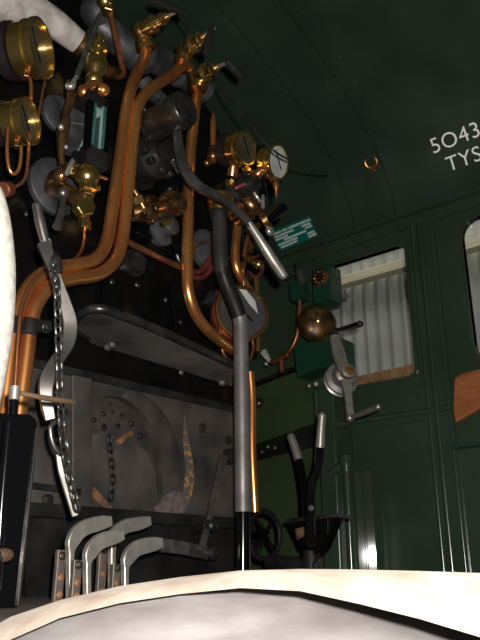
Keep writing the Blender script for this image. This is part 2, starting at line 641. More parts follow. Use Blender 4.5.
# ---- fire-hole plate and ring
YP = 0.05          # front of the plate stands this far out
hole_px = [(90, 404), (96, 399), (108, 396), (120, 397), (130, 402), (142, 413), (151, 427), (158, 443), (162, 460), (163, 478), (162, 495), (158, 507), (150, 515), (120, 516), (108, 508), (97, 496), (89, 486), (88, 450)]
plate_px = [(16, 357), (238, 409), (246, 412), (246, 524), (160, 520), (16, 512)]
bm = bmesh.new()
ed = []
for lp in (plate_px, hole_px):
    vs = [bm.verts.new(B(x, y, YP)) for x, y in lp]
    for i in range(len(vs)):
        ed.append(bm.edges.new((vs[i], vs[(i + 1) % len(vs)])))
bmesh.ops.triangle_fill(bm, use_beauty=True, edges=ed)
r = bmesh.ops.extrude_face_region(bm, geom=bm.faces[:])
bmesh.ops.translate(bm, vec=(0, YP - 0.001, 0), verts=[v for v in r['geom'] if isinstance(v, bmesh.types.BMVert)])
mb = MB(); mb.bm.free(); mb.bm = bm
fh = thing('firehole', 'sooty iron firehole plate with round opening low on the boiler end', 'firehole', B(127, 520, YP))
mb.build('plate', IRON, fh)
# thick scorched ring on the right of the opening
ring_in = [(120, 397), (130, 402), (142, 413), (151, 427), (158, 443), (162, 460), (163, 478), (162, 495), (158, 507)]
ring_out = [(126, 388), (142, 393), (157, 404), (168, 419), (176, 437), (181, 458), (183, 478), (182, 498), (178, 516)]
b = MB()
rings = []
for i, o_ in zip(ring_in, ring_out):
    a, c = B(*i, YP + 0.0), B(*o_, YP + 0.0)
    mid = V((a.x * .5 + c.x * .5, YB - YP - 0.007, a.z * .5 + c.z * .5))
    rings.append([a, a + V((0, -0.004, 0)), mid, c.lerp(a, .12) + V((0, -0.005, 0)), c])
b.ringloft(rings)
b.build('ring', IRON_W, fh)
# scale patches
b = MB()
b.prism(BP([(184, 416, YP), (188, 440, YP), (192, 462, YP), (194, 480, YP), (190, 500, YP), (184, 512, YP), (183, 492, YP), (186, 470, YP), (183, 440, YP)]), (0, -0.003, 0))
b.build('scale_patch', OCHRE, fh)
b = MB()
b.prism(BP([(162, 496, YP + .004), (172, 490, YP + .012), (180, 494, YP + .012), (180, 512, YP), (168, 519, YP), (156, 517, YP), (154, 508, YP)]), (0, -0.012, 0))
b.build('scale_patch', PINKSCALE, fh)
# left door slid part across
b = MB()
b.prism(BP([(70, 372, YP), (90, 376, YP), (90, 515, YP), (70, 514, YP)]), (0, -0.010, 0))
b.build('door', IRON, fh, bevel=0.004)
b = MB().flat([B(20, 360, YP + .004), B(242, 411, YP + .004)], 0.012, 0.02, (0, 0, 1), smooth=False)
b.build('door_runner', STEEL_D, fh)
b = MB().flat([B(20, 509, YP + .01), B(244, 524, YP + .01)], 0.03, 0.02, (0, 1, 0), smooth=False)
b.flat([B(20, 484, YP + .01), B(80, 492, YP + .01)], 0.014, 0.01, (0, 1, 0), smooth=False)
b.build('bottom_runner', BLACK_M, fh)
b = MB()
for px, py in ((47, 500), (202, 428), (60, 470), (228, 440), (45, 380)):
    b.lathe(B(px, py, YP), BK, [(0, 0.014), (0.007, 0.013), (0.009, 0.008)], 14)
b.build_each('bolt', STEEL_D, fh)
# cast raised figures  (left of opening)
# recess: lining, deflector plate, lump, hook, chain
b = MB()
rim = [B(x, y, 0.048) for x, y in hole_px]
rim2 = [p + V((0, 0.03, 0)) for p in rim]
inner = []
cxm = sum((p for p in rim), V()) / len(rim)
for p in rim:
    q = cxm + (p - cxm) * 1.25
    inner.append(V((q.x, YB + 0.0, q.z)))
b.bm.free(); b.bm = bmesh.new()
va = [b.bm.verts.new(p) for p in rim]
vb = [b.bm.verts.new(p) for p in inner]
for i in range(len(va)):
    j = (i + 1) % len(va)
    b.bm.faces.new((va[i], va[j], vb[j], vb[i]))
b.build('lining', BLACK_M, fh)
YI = 0.038
b = MB()
b.prism(BP([(86, 436, YI), (100, 432, YI), (118, 436, YI), (134, 440, YI), (147, 453, YI), (156, 474, YI), (157, 498, YI), (150, 520, YI), (116, 522, YI), (84, 494, YI)]), (0, 0.010, 0))
b.build('deflector_plate', ASH, fh)
b = MB()
b.prism(BP([(84, 394, .030), (117, 396, .030), (128, 405, .030), (138, 416, .030), (146, 430, .030), (152, 446, .030), (155, 470, .030), (84, 470, .030)]), (0, 0.003, 0))
b.build('brick_arch', BRICK, fh)
b = MB()
random.seed(3)
for px, py, r0 in ((94, 420, 4), (103, 414, 4), (113, 412, 3), (122, 416, 4), (131, 424, 5), (104, 427, 5), (118, 426, 4), (140, 436, 5), (110, 404, 3)):
    p = B(px, py, .031)
    b.ball(p, r0 * .7 * sc(p), (random.uniform(-1, 1), -1, random.uniform(-1, 1)), 0.8, 8)
b.build_each('clinker', BLACK_M, fh)
P = BP([(118, 443, .045), (124, 437, .05), (131, 433, .045)])
MB().flat(P, 0.014, 0.012, (0, 1, 0)).build('hook', RUST, fh)
b = MB()
b.prism(BP([(91, 487, .045), (108, 507, .045), (111, 514, .045), (100, 508, .045), (91, 498, .045)]), (0, -0.012, 0))
b.build('rust_streak', RUST, fh)


# ---- chains
def chain(root, P, r_link, wire, material):
    """oval links, one child object per link, laid along the polyline P"""
    Pn = smooth_path(P, 12)
    L = [0.0]
    for i in range(1, len(Pn)):
        L.append(L[-1] + (Pn[i] - Pn[i - 1]).length)
    pitch = r_link * 2.55
    k = int(L[-1] / pitch)
    first = None
    o0 = origin(root)
    for q in range(k):
        s = (q + 0.5) * pitch
        i = max(j for j in range(len(L)) if L[j] <= s)
        i = min(i, len(Pn) - 2)
        f = (s - L[i]) / (L[i + 1] - L[i])
        p = Pn[i].lerp(Pn[i + 1], f)
        t = (Pn[i + 1] - Pn[i]).normalized()
        if first is None:
            mb = MB()
            o_ = []
            seg = 18
            for j in range(seg):
                a = 2 * PI * j / seg
                o_.append(V((math.cos(a) * r_link, 0, math.sin(a) * r_link + (r_link * 0.65 if math.sin(a) > 0 else -r_link * 0.65))))
            mb.tube(o_, wire, 7, closed=True)
            ob = mb.build('link', material, None)
            ob.parent = root
            first = ob
        else:
            ob = first.copy()
            COL.objects.link(ob)
            ob.parent = root
        z = t
        x = (RT - z * RT.dot(z)).normalized()
        y = z.cross(x)
        m = Matrix((x, y, z)).transposed()
        ang = math.radians(28 if q % 2 else 118)
        m = m @ Matrix.Rotation(ang, 3, 'Z')
        ob.location = p - o0
        ob.rotation_euler = m.to_euler()


P = BP([(109, 436, .062), (111, 455, .062), (113, 480, .062), (111, 500, .062)])
t = thing('chain', 'short sooty chain hanging in the mouth of the firehole', 'chain', P[0])
chain(t, P, 0.0075, 0.0026, BLACK_M)

# ---- tray shelf over the firehole
zs = B(150, 362, 0.0).z
def Zp(px, py, z):
    r = ray(px, py)
    return EYE + r * ((z - EYE.z) / r.z)
sh = thing('tray_shelf', 'dark oiled iron tray shelf with rolled lip above the firehole', 'shelf', B(150, 362, 0.0))
front = [(74, 343), (74, 328), (79, 317), (90, 311), (104, 311), (122, 317), (150, 328), (190, 346), (228, 364), (240, 370)]
rear = [(242, 392), (150, 361), (74, 349)]
fp = [Zp(x, y, zs) for x, y in front]
rp = [Zp(x, y, zs) for x, y in rear]
for p in rp:
    p.y = min(p.y, YB - 0.004)
for p in fp:
    p.y = min(p.y, YB - 0.03)
MB().prism(fp + rp, (0, 0, 0.006)).build('tray', IRON_TRAY, sh)
MB().tube([p + V((0, 0, 0.004)) for p in fp], 0.011, 10).build('lip', STEEL_D, sh)
b = MB()
for px, py in ((112, 350), (180, 378), (222, 388), (108, 352)):
    p = Zp(px, py - 6, zs)
    b.lathe(p, (0, 0, -1), [(0, 0.012), (0.008, 0.011), (0.012, 0.006)], 10)
b.build_each('rivet', IRON_TRAY, sh)

# ================================================================ PIPEWORK
def pipe(name, label, pts, rpx, m, cat='pipe', group=None, smooth=True, n=5, seg=14):
    P = BP(pts)
    o = MB().tube(P, rpx * mean_sc(P), seg, n=n).build(name, m)
    if name == 'copper_pipe':
        group = 'copper pipes on the boiler end'
    return tag(o, label, cat, group)


pA = pipe('copper_pipe', 'thick copper pipe from topmost brass valve, left one of the bent pair', [
    (147, 46, .16), (143, 62, .16), (134, 80, .16), (127, 105, .16), (121, 150, .16), (113, 205, .16), (107, 240, .16), (98, 257, .16), (82, 264, .16), (58, 268, .17), (40, 276, .17),
    (25, 293, .17), (16, 318, .17), (11, 350, .17), (4, 410, .17), (-6, 500, .17), (-10, 560, .17)], 7.0, COPPER)
pB = pipe('copper_pipe', 'thick copper pipe from second brass valve, right one of the bent pair', [
    (184, 62, .17), (172, 75, .17), (152, 88, .17), (139, 104, .17), (134, 130, .17), (128, 190, .17), (122, 240, .17), (114, 262, .17), (97, 275, .17), (70, 279, .18), (50, 287, .18),
    (36, 305, .18), (30, 328, .18), (26, 360, .18), (17, 430, .18), (5, 520, .18), (0, 575, .18)], 6.8, COPPER)
pC = pipe('copper_pipe', 'tall upright copper pipe from third brass valve curving behind the grey pipe', [
    (199, 82, .12), (195, 110, .12), (190, 160, .12), (188, 220, .12), (187, 270, .12), (189, 295, .12), (198, 318, .11), (214, 336, .10), (238, 354, .06)], 5.6, COPPER)
pD = pipe('copper_pipe', 'thin copper drain pipe looping down from the gauge glass cock', [
    (84, 226, .14), (84, 240, .14), (80, 253, .15), (70, 262, .17), (52, 267, .20), (34, 280, .20), (22, 305, .20), (18, 340, .205), (14, 400, .205), (6, 470, .205)], 2.0, COPPER_D)
pE = pipe('copper_pipe', 'slanting copper pipe crossing the black boiler between the thick pipes', [(112, 232, .06), (128, 242, .06), (160, 258, .06), (186, 270, .06)], 3.2, COPPER_D)
pF = pipe('copper_pipe', 'upper reddened copper pipe with wavy bend beside the grey pipe', [(186, 268, .06), (198, 272, .06), (205, 266, .06), (210, 258, .06), (218, 252, .05), (226, 250, .04)], 2.6, COPPER_R)
pG = pipe('copper_pipe', 'lower reddened copper pipe with wavy bend beside the grey pipe', [(186, 274, .06), (198, 278, .06), (206, 275, .06), (212, 266, .06), (219, 261, .05), (228, 258, .04)], 2.6, COPPER_R)
pH = pipe('copper_pipe', 'thin copper hoop above the two wavy copper pipes', [(192, 262, .05), (194, 250, .05), (201, 243, .05), (211, 244, .05), (218, 252, .05)], 1.3, COPPER_D)
pI = pipe('copper_pipe', 'copper pipe standing just right of the grey pipe below brass ejector', [(240, 212, .08), (237, 230, .08), (235, 255, .08), (238, 272, .08), (250, 292, .07), (262, 312, .06)], 4.6, COPPER)
pJ = pipe('copper_pipe', 'straight copper pipe low down behind the grey pipe', [(250, 372, .05), (252, 400, .05), (252, 450, .05), (255, 512, .05)], 4.4, COPPER)
pK = pipe('copper_pipe', 'narrow copper pipe looping under the large round gauge', [(220, 285, .06), (220, 330, .06), (223, 352, .06), (232, 362, .06), (247, 362, .06), (253, 350, .06), (252, 335, .06)], 1.5, COPPER_D)
pL = pipe('copper_pipe', 'copper pipe dropping from a high brass union at the top edge', [(108, 6, .12), (113, 24, .12), (118, 48, .12), (123, 72, .12), (117, 76, .12), (104, 72, .10)], 3.4, COPPER_D)
pM = pipe('iron_pipe', 'dark iron branch pipe curving down behind central valve cluster', [(168, 232, .05), (174, 243, .05), (178, 258, .05), (184, 268, .05)], 2.4, STEEL_D)
pN = pipe('copper_pipe', 'copper stub pipe with pointed end standing up left of gauges', [(213, 162, .14), (213, 140, .14), (213, 124, .14)], 3.4, COPPER)
p = B(213, 125, .14)
MB().lathe(p, (0.02, 0, 1), [(0, 3.4 * sc(p)), (0.02, 2.8 * sc(p)), (0.05, 0.6 * sc(p))], 12).build('tip', COPPER, pN)
pt = BP([(213, 146, .14), (222, 154, .14), (230, 158, .14)])
MB().tube(pt, 3.5 * sc(p), 12).build('branch', COPPER_D, pN)
q = B(213, 150, .14)
b = MB().nut(q - V((0, 0, .012)), UP, 0.016, 0.022)
b.ball(q + V((0, 0, -.022)), 0.02)
b.ball(B(207, 163, .15), 0.012)
b.build('union', BRONZE, pN)

# lagged pipes
P = BP([(-34, -10, .02), (-6, 2, .03), (24, 8, .04), (52, 22, .05), (78, 42, .06)])
o = tag(MB().tube(P, [0.050, 0.050, 0.048, 0.040, 0.034], 18).build('lagged_pipe', LAGGING_G), 'grimy white cloth lagged pipe crossing the top left corner', 'pipe')
MB().cyl(P[-1], P[-1] + (P[-1] - P[-2]).normalized() * 0.02, 0.036).build('end_collar', BRASS_D, o)
P = BP([(-18, 178, .22), (-11, 196, .22), (-6, 225, .22), (-3, 265, .22), (-4, 310, .22), (-8, 350, .22), (-17, 400, .21), (-30, 440, .15), (-42, 455, .02)])
o = tag(MB().tube(P, [0.020, 0.030, 0.034, 0.036, 0.036, 0.034, 0.032, .032, .032], 18).build('lagged_pipe', LAGGING), 'clean cream lagged pipe curving down at the left edge', 'pipe')
pq = BP([(2, 190, .20), (9, 189, .19)])
b = MB().cyl(pq[0], pq[1], 0.017)
b.build('union', COPPER_D, o)

# clamp on the copper pair
P = BP([(8, 325, .19), (44, 328, .19)])
cl = thing('pipe_clamp', 'black iron clamp gripping the pair of copper pipes below the bend', 'clamp', B(28, 328, .19))
c0, c1 = B(12, 326, .17), B(29, 328, .18)
s = sc(c1)
for c_ in (c0, c1):
    d_ = (B(26, 360, .18) - B(30, 328, .18)).normalized()
    MB().cyl(c_ - d_ * 9 * s, c_ + d_ * 9 * s, 9.2 * s).build('band', BLACK_M, cl)
boss = MB().cyl(B(40, 326, .19), B(48, 327, .21), 7 * s).build('boss', STEEL_D, cl)
MB().nut(B(45, 327, .205), BK, 5 * s, 0.016).build('bolt', STEEL_D, boss)

# grey steam pipe and black lower sleeve
dp = .19
PT = BP([(219, 196, dp), (219, 215, dp), (221, 262, dp), (225, 280, dp), (234, 302, dp), (240, 320, dp), (241, 350, dp), (242, 420, dp), (243, 512, dp)])
s = mean_sc(PT)
gp = thing('exhaust_pipe', 'stout grey iron pipe with offset bend standing right of the firehole', 'pipe', (PT[-1].x, PT[-1].y, 0))
MB().tube(PT[4:], 7.6 * s, 20, n=8).build('pipe_run', PIPE_GREY, gp)
MB().tube(PT[:4], 7.6 * s, 20, n=8).build('upper_run', mat('dark_grey_iron_pipe', (0.045, 0.042, 0.04), (0.022, 0.021, 0.02), 10, 0.4, 0.33, 0.5, spec=.3), gp)
bot = V((PT[-1].x, PT[-1].y, 0.0))
MB().cyl(PT[-1], bot, 7.2 * s).build('sleeve', BLACK_G, gp)
P2 = BP([(219, 218, dp), (219, 211, dp)])
MB().lathe(P2[0], (P2[1] - P2[0]), [(0, 9 * s), (0.006, 9.6 * s), (0.016, 9.6 * s), (0.02, 8.6 * s)]).build('collar', STEEL_D, gp)
P3 = BP([(219, 212, dp), (220, 190, dp)])
MB().lathe(P3[0], (P3[1] - P3[0]), [(0, 10 * s), (0.012, 11.5 * s), (0.02, 11 * s), (0.026, 13 * s), (0.05, 14 * s), (0.056, 11 * s), (0.062, 7 * s)]).build('union', BRASS_D, gp)
# black lagged bend section
PB = BP([(222, 268, dp), (225, 280, dp), (234, 302, dp), (239, 316, dp)])
MB().tube(PB, 8.0 * s, 18, n=8).build('bend_wrap', BLACK_M, gp)

# ================================================================ TOP VALVES
def top_valve(label, body, pipe_to, tip, handle, d, wheel=None):
    p = B(*body, d)
    s = sc(p)
    t = thing('steam_valve', label, 'valve', p, 'brass steam valves over the copper pipes')
    tp = B(*tip, d + 0.16)
    ax = (tp - p)
    L = ax.length
    a = ax.normalized()
    dn = (B(*pipe_to, d) - p)
    dl = dn.length
    b = MB()
    b.ball(p, 9.5 * s)
    b.lathe(p, dn, [(0, 8 * s), (dl * .45, 7 * s), (dl * .5, 9.5 * s), (dl * .62, 9.5 * s), (dl * .66, 7.5 * s), (dl * .72, 10 * s), (dl, 10 * s), (dl * 1.05, 7 * s)], 20)
    b.build('body', BRASS_D, t)
    b = MB()
    b.lathe(p, a, [(0, 8 * s), (L * .22, 7.5 * s), (L * .24, 9 * s), (L * .34, 9 * s), (L * .36, 6 * s), (L * .46, 5.6 * s), (L * .48, 6.6 * s), (L * .56, 6.6 * s), (L * .58, 4 * s), (L * .68, 3.6 * s)], 18)
    bo = b.build('bonnet', BRASS, t)
    MB().nut(p + a * L * .58, a, 5 * s, L * .09).build('gland_nut', BRASS_D, bo)
    MB().cyl(p + a * L * .64, tp, 2.0 * s, seg=12).build('spindle', STEEL_B, t)
    h0, h1 = B(*handle[0], d + .17), B(*handle[1], d + .17)
    MB().tube([h0, h0.lerp(h1, .5), h1], [2.4 * s, 3.6 * s, 3.0 * s], 12).build('handle', RUBBER, t)
    return t


top_valve('topmost brass steam valve, above left copper pipe of the pair', (141, 31), (147, 50), (181, 9), ((153, 0), (183, 12)), .16)
top_valve('brass steam valve with drooping black handle, second from the top', (185, 51), (183, 66), (214, 28), ((212, 27), (206, 53)), .17)
top_valve('brass steam valve at the head of the upright copper pipe, third from top', (196, 77), (198, 90), (228, 62), ((226, 60), (241, 76)), .14)

# brass union at the very top (107,4)
p = B(105, 1, .12)
s = sc(p)
t = thing('brass_union', 'round brass union cut off by the top edge of view', 'valve', p)
MB().ball(p, 9 * s).build('body', BRASS, t)
MB().nut(p + V((0.012, 0, -.035)), UP, 7 * s, .024).build('nut', BRASS_D, t)

# ================================================================ GAUGES
def gauge(name, label, c, rpx, n_, depth, d, body_m, face_m, cat='gauge', rec=.09, drop=None, back_m=MAROON, group=None):
    """c: px of the front-rim centre; the case runs back from there along -n"""
    p = B(*c, d)
    s = sc(p)
    R = rpx * s
    n_ = V(n_).normalized()
    t = thing(name, label, cat, p, group or 'round brass cased gauges')
    b = MB()
    b.lathe(p - n_ * depth, n_, [(0, R * .80), (depth * .08, R * .9), (depth * .50, R * .9), (depth * .52, R * .97), (depth * .58, R * .97), (depth * .60, R * .9), (depth * .78, R * .9),
                              (depth * .82, R), (depth * .98, R), (depth, R * .97), (depth, R * .88), (depth * (1 - rec), R * .86), (depth * (1 - rec), 0.001)], 40)
    case = b.build('case', body_m, t)
    fc = p - n_ * (depth * rec - .001)
    MB().lathe(fc, n_, [(0, R * .855), (0.002, R * .855), (0.002, 0.001)], 36).build('dial', face_m, case)
    u_ = basis(n_)[1]
    a1 = V((0, 0, 1)) - n_ * n_.z
    MB().flat([fc + n_ * .004 - u_ * R * .35 - a1 * R * .3, fc + n_ * .004 + u_ * R * .5 + a1 * R * .45], R * .07, .002, n_, smooth=False).build('pointer', BLACK, case)
    MB().lathe(p - n_ * depth * 1.0, -n_, [(0, R * .97), (.014, R * .99), (.017, R * .9), (.030, R * .92), (.034, R * .6), (.045, R * .5)], 32).build('back_plate', back_m, t)
    if drop:
        MB().nut(p - n_ * depth * .5 + V((0, 0, -R - 0.012)), UP, R * .16, 0.022).build('stem_nut', BRASS_D, t)
    return t


gauge('pressure_gauge', 'large brass cased gauge in the top left corner, upper of the two', (43, 48), 30, (.50, -.865, 0), .065, .22, BRASS, FACE_D, drop=True, rec=.30)
gauge('pressure_gauge', 'smaller brass cased gauge under the large one at the left edge', (31, 121), 24, (.48, -.875, 0), .055, .22, BRASS, FACE_D, drop=True, rec=.28)
gauge('pressure_gauge', 'brass rimmed gauge with grey dial, left of the white dial gauge', (247, 148), 18, (.1, -.97, -.2), .055, .26, BRASS, FACE_D, drop=True)
gauge('pressure_gauge', 'white dial gauge in brass case above the teal sign', (279, 162), 18.5, (.1, -.96, -.25), .055, .30, BRASS, FACE_W, drop=True, back_m=BLACK)
vg = gauge('vacuum_gauge', 'large brass rimmed gauge half hidden behind the bent grey pipe', (243, 312), 29, (-.45, -.85, 0), .035, .115, BRASS_D, FACE_B, back_m=COPPER_R)
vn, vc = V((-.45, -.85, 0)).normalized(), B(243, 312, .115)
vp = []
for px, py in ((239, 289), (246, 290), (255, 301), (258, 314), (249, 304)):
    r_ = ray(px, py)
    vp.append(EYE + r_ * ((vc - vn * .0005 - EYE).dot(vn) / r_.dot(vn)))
MB().prism(vp, vn * .0012).build('glare_patch', FACE_W, vg)  # glare of the flash on the dial, painted as a pale patch
# small copper tails of the left gauges
pipe('gauge_pipe', 'thin copper pipe joining the two gauges at the left edge', [(30, 78, .24), (31, 86, .24), (31, 98, .24)], 1.9, COPPER, n=4)
pipe('gauge_pipe', 'thin copper U loop under the lower left gauge', [(8, 128, .24), (7, 150, .24), (9, 168, .24), (14, 174, .24), (19, 168, .24), (21, 155, .24), (21, 146, .24)], 1.8, COPPER)
pipe('gauge_pipe', 'dark thin pipe curving from lower left gauge to the lagged pipe', [(30, 130, .20), (28, 160, .20), (25, 178, .20), (17, 186, .20), (6, 189, .20)], 1.8, COPPER_D)
pipe('gauge_pipe', 'dark slim pipe running up behind the large corner gauge', [(46, 78, .10), (42, 95, .10), (38, 120, .10)], 1.4, COPPER_D)
# tail of the white dial gauge
p = B(276, 184, .28)
t = thing('gauge_cock', 'small pointed copper cock hanging under the white dial gauge', 'valve', p)
MB().lathe(p, (0.02, 0, -1), [(0, .010), (.012, .011), (.02, .006), (.05, .0025)], 12).build('tail', COPPER, t)
MB().nut(p + V((0, 0, .0)), UP, .012, .02).build('nut', BRASS_D, t)

# ================================================================ GAUGE GLASS
g0 = B(97, 128, .16)
s = sc(g0)
gg = thing('water_gauge', 'boiler water gauge with teal glass protector between brass cocks', 'water gauge', B(90, 215, .14))
def gbox(x0, x1, yt, yb, d0, d1, m, name):
    """upright panel spanning px x0..x1 with its own thickness along Y"""
    P = [B(x0, yt, d0), B(x1, yt, d0), B(x1, yb, d0), B(x0, yb, d0)]
    z1_, z0_ = (P[0].z + P[1].z) / 2, (P[2].z + P[3].z) / 2
    return MB().prism([(P[0].x, YB - d0, z1_), (P[1].x, YB - d0, z1_), (P[1].x, YB - d0, z0_), (P[0].x, YB - d0, z0_)], (0, d0 - d1, 0)).build(name, m, gg, bevel=.002)
gbox(88, 109, 94, 103, .185, .12, BLACK_M, 'top_cap')
gbox(88, 109, 148, 166, .185, .12, STEEL_D, 'bottom_cap')
gbox(89, 95, 100, 150, .185, .175, BLACK_G, 'frame')
gbox(105, 108, 100, 150, .185, .125, GLASS_T, 'side_glass')
gbox(95, 105, 103, 150, .176, .170, mat('dark_glass', (0.02, 0.045, 0.04), (0.012, 0.02, 0.02), 6, 0, 0.08), 'front_glass')
gbox(96, 98, 102, 150, .182, .174, GLASS_T, 'glass_edge')
gbox(103, 105, 102, 150, .182, .174, GLASS_P, 'glass_edge')
b = MB().prism(BP([(87, 108, .15), (89, 108, .15), (88, 140, .15), (80, 151, .15), (78, 150, .15), (84, 138, .15)]), (0, .004, 0))
b.build('side_glass', GLASS_P, gg)
MB().prism(BP([(97, 107, .187), (102, 110, .187), (103, 114, .187), (97, 118, .187)]), (0, .003, 0)).build('reflector', GLASS_P, gg)
MB().prism(BP([(66, 98, .10), (88, 98, .10), (88, 140, .10), (76, 154, .10), (66, 150, .10)]), (0, .02, 0)).build('shield_plate', FLANGE, gg)
MB().cyl(B(67, 122, .125), B(85, 125, .125), .0025, seg=8).build('index_wire', STEEL_B, gg)
p = B(58, 116, .03)
MB().lathe(p, BK, [(0, .055), (.012, .055), (.016, .05), (.018, .02)], 28).build('flange', FLANGE, gg)
p = B(53, 188, .02)
MB().lathe(p, BK, [(0, .078), (.014, .078), (.018, .072), (.019, .03)], 32).build('flange', FLANGE, gg)
# brass top cock: stacked turned column
p = B(92, 90, .15)
b = MB().lathe(p, UP + RX * .06, [(0, .018), (.012, .022), (.018, .016), (.024, .022), (.034, .024), (.04, .018), (.05, .020), (.06, .030), (.085, .034), (.105, .026), (.11, .018), (.124, .018), (.128, .026), (.145, .026), (.15, .014), (.185, .012), (.19, .004)], 22)
b.build('top_cock', BRASS, gg)
b = MB()
b.ball(B(84, 92, .16), .018)
b.ball(B(103, 90, .16), .018)
b.tube(BP([(84, 92, .16), (94, 84, .16), (103, 90, .16)]), .012, 10)
b.build('top_union', COPPER, gg)
MB().tube(BP([(96, 70, .14), (106, 72, .13), (118, 74, .11)]), .018, 12).build('steam_arm', BRONZE, gg)
MB().cyl(B(101, 14, .20), B(76, 78, .20), .0065, seg=10).build('rod', STEEL, gg)
# little drain linkage with white handle at left
MB().tube(BP([(70, 82, .16), (71, 100, .17), (66, 112, .17), (66, 122, .17), (62, 134, .17), (61, 150, .17), (62, 165, .17)]), [.010, .013, .009, .012, .016, .010, .007], 10, n=3).build('cock_column', BRONZE, gg)
MB().tube(BP([(66, 86, .19), (72, 86, .20), (75, 78, .20)]), [.008, .009, .004], 10).build('white_handle', STEEL_B, gg)
b = MB()
b.ball(B(61, 127, .19), .008)
b.ball(B(66, 147, .19), .006)
b.ball(B(70, 86, .18), .008)
b.build_each('nut', STEEL_B, gg)
# bottom cock
b = MB()
p = B(87, 176, .16)
b.ball(p, .032)
b.nut(B(87, 196, .16), UP, .017, .02)
b.lathe(B(87, 200, .16), UP, [(0, .014), (.02, .014), (.024, .022), (.05, .022), (.055, .013)], 18)
b.tube(BP([(87, 172, .16), (74, 170, .13), (62, 166, .09)]), [.02, .016, .013], 12)
b.nut(B(76, 171, .135), B(66, 167, .11) - B(76, 171, .135), .02, .02)
b.build('bottom_cock', BRASS, gg)
b = MB()
b.tube(BP([(53, 188, .04), (60, 190, .08), (72, 196, .13), (84, 203, .16)]), [.028, .024, .020, .018], 14)
b.ball(B(57, 178, .08), .022, BK, 1.6)
b.build('water_arm', BRONZE, gg)
b = MB()
b.prism(BP([(80, 196, .17), (92, 194, .17), (97, 206, .17), (95, 214, .17), (84, 216, .17), (77, 206, .17)]), (0, .03, 0))
b.build('cock_body', BRASS, gg, bevel=.008)
b = MB()
b.nut(B(84, 221, .155), UP, .013, .018)
b.nut(B(84, 229, .155), UP, .0165, .022)
b.build_each('drain_nut', BRASS, gg)
MB().cyl(B(91, 188, .17), B(100, 188, .18), .007).build('plug', BRASS, gg)
MB().cyl(B(93, 174, .17), B(107, 179, .17), .004).build('pin', COPPER, gg)
b = MB().tube(BP([(63, 196, .17), (62, 206, .18), (60, 216, .19), (57, 227, .20)]), [.007, .0075, .009, .011], 12)
b.ball(B(63, 193, .17), .014)
b.build('cock_lever', STEEL, gg)
MB().flat(BP([(66, 175, .18), (70, 166, .19), (73, 160, .19)]), .010, .006, (0, 1, 0)).build('link', STEEL_B, gg)

# ================================================================ REGULATOR
rg = thing('regulator', 'steel regulator handle with round drum and long bent lever', 'regulator', B(160, 130, .05))
p = B(163, 105, .12)
q = B(187, 108, .30)
s = sc(q)
ax = BK
c0 = B(186, 108, .30)
drum = MB().lathe(c0 - ax * .14, ax, [(0, .040), (.006, .0465), (.10, .0465), (.104, .049), (.134, .049), (.14, .045), (.141, .001)], 36).build('drum', STEEL_D, rg)
MB().lathe(c0 - ax * .285, ax, [(0, .03), (.05, .03), (.055, .042), (.085, .042), (.095, .028), (.165, .025)], 24).build('rod', BLACK, rg)
MB().nut(B(168, 109, .25) + V((-.03, 0, 0)), (-1, -.3, 0), .012, .012).build('bolt', STEEL_D, drum)
P = BP([(176, 118, .24), (177, 135, .245), (180, 155, .25), (186, 172, .26), (198, 186, .275), (213, 194, .29), (228, 203, .30), (241, 215, .31), (251, 226, .32)])
MB().flat(P, [.022, .026, .030, .030, .024, .022, .020, .020], .018, (-.55, -.8, -.2)).build('lever', mat('dark_worn_steel', (0.15, 0.138, 0.128), (0.06, 0.056, 0.053), 24, 0.85, 0.27, 0.4), rg)
P = BP([(249, 223, .318), (262, 243, .335), (272, 259, .345), (283, 275, .355)])
b = MB().tube(P, [.0105, .0125, .0145, .0150, .013], 16)
b.ball(P[-1], .013)
b.build('grip', STEEL_B, rg)
# gland casting behind
gl = thing('regulator_gland', 'dark bolted gland casting under the regulator drum', 'valve', B(152, 155, .0))
p = B(158, 155, .15)
b = MB().lathe(p - ax * .13, ax, [(0, .075), (.05, .075), (.055, .06), (.09, .055), (.095, .066), (.12, .066), (.13, .05), (.15, .03), (.18, .028)], 30)
b.build('casing', BLACK_M, gl)
b = MB()
b.prism(BP([(160, 152, .17), (170, 140, .18), (182, 150, .20), (190, 168, .21), (182, 172, .21), (174, 160, .19), (164, 160, .17)]), (0, .02, 0))
b.build('crank_arm', STEEL, gl, bevel=.004)
for px, py in ((146, 140), (148, 162), (166, 176), (172, 135), (142, 152), (158, 172)):
    MB().nut(B(px, py, .165), BK, .010, .022).build('stud', STEEL_B if (px + py) % 2 else STEEL_D, gl)
MB().tube(BP([(140, 120, .10), (155, 125, .12), (168, 135, .13)]), .016, 12).build('strap', BRASS_D, gl)
MB().tube(BP([(140, 105, .16), (155, 120, .17), (172, 138, .18)]), .012, 12).build('link', BLACK, gl)
MB().tube(BP([(144, 82, .10), (156, 96, .12), (166, 106, .14)]), .024, 12).build('support', FLANGE, gl)
MB().ball(B(170, 190, .05), .05).build('boss', BLACK, gl)

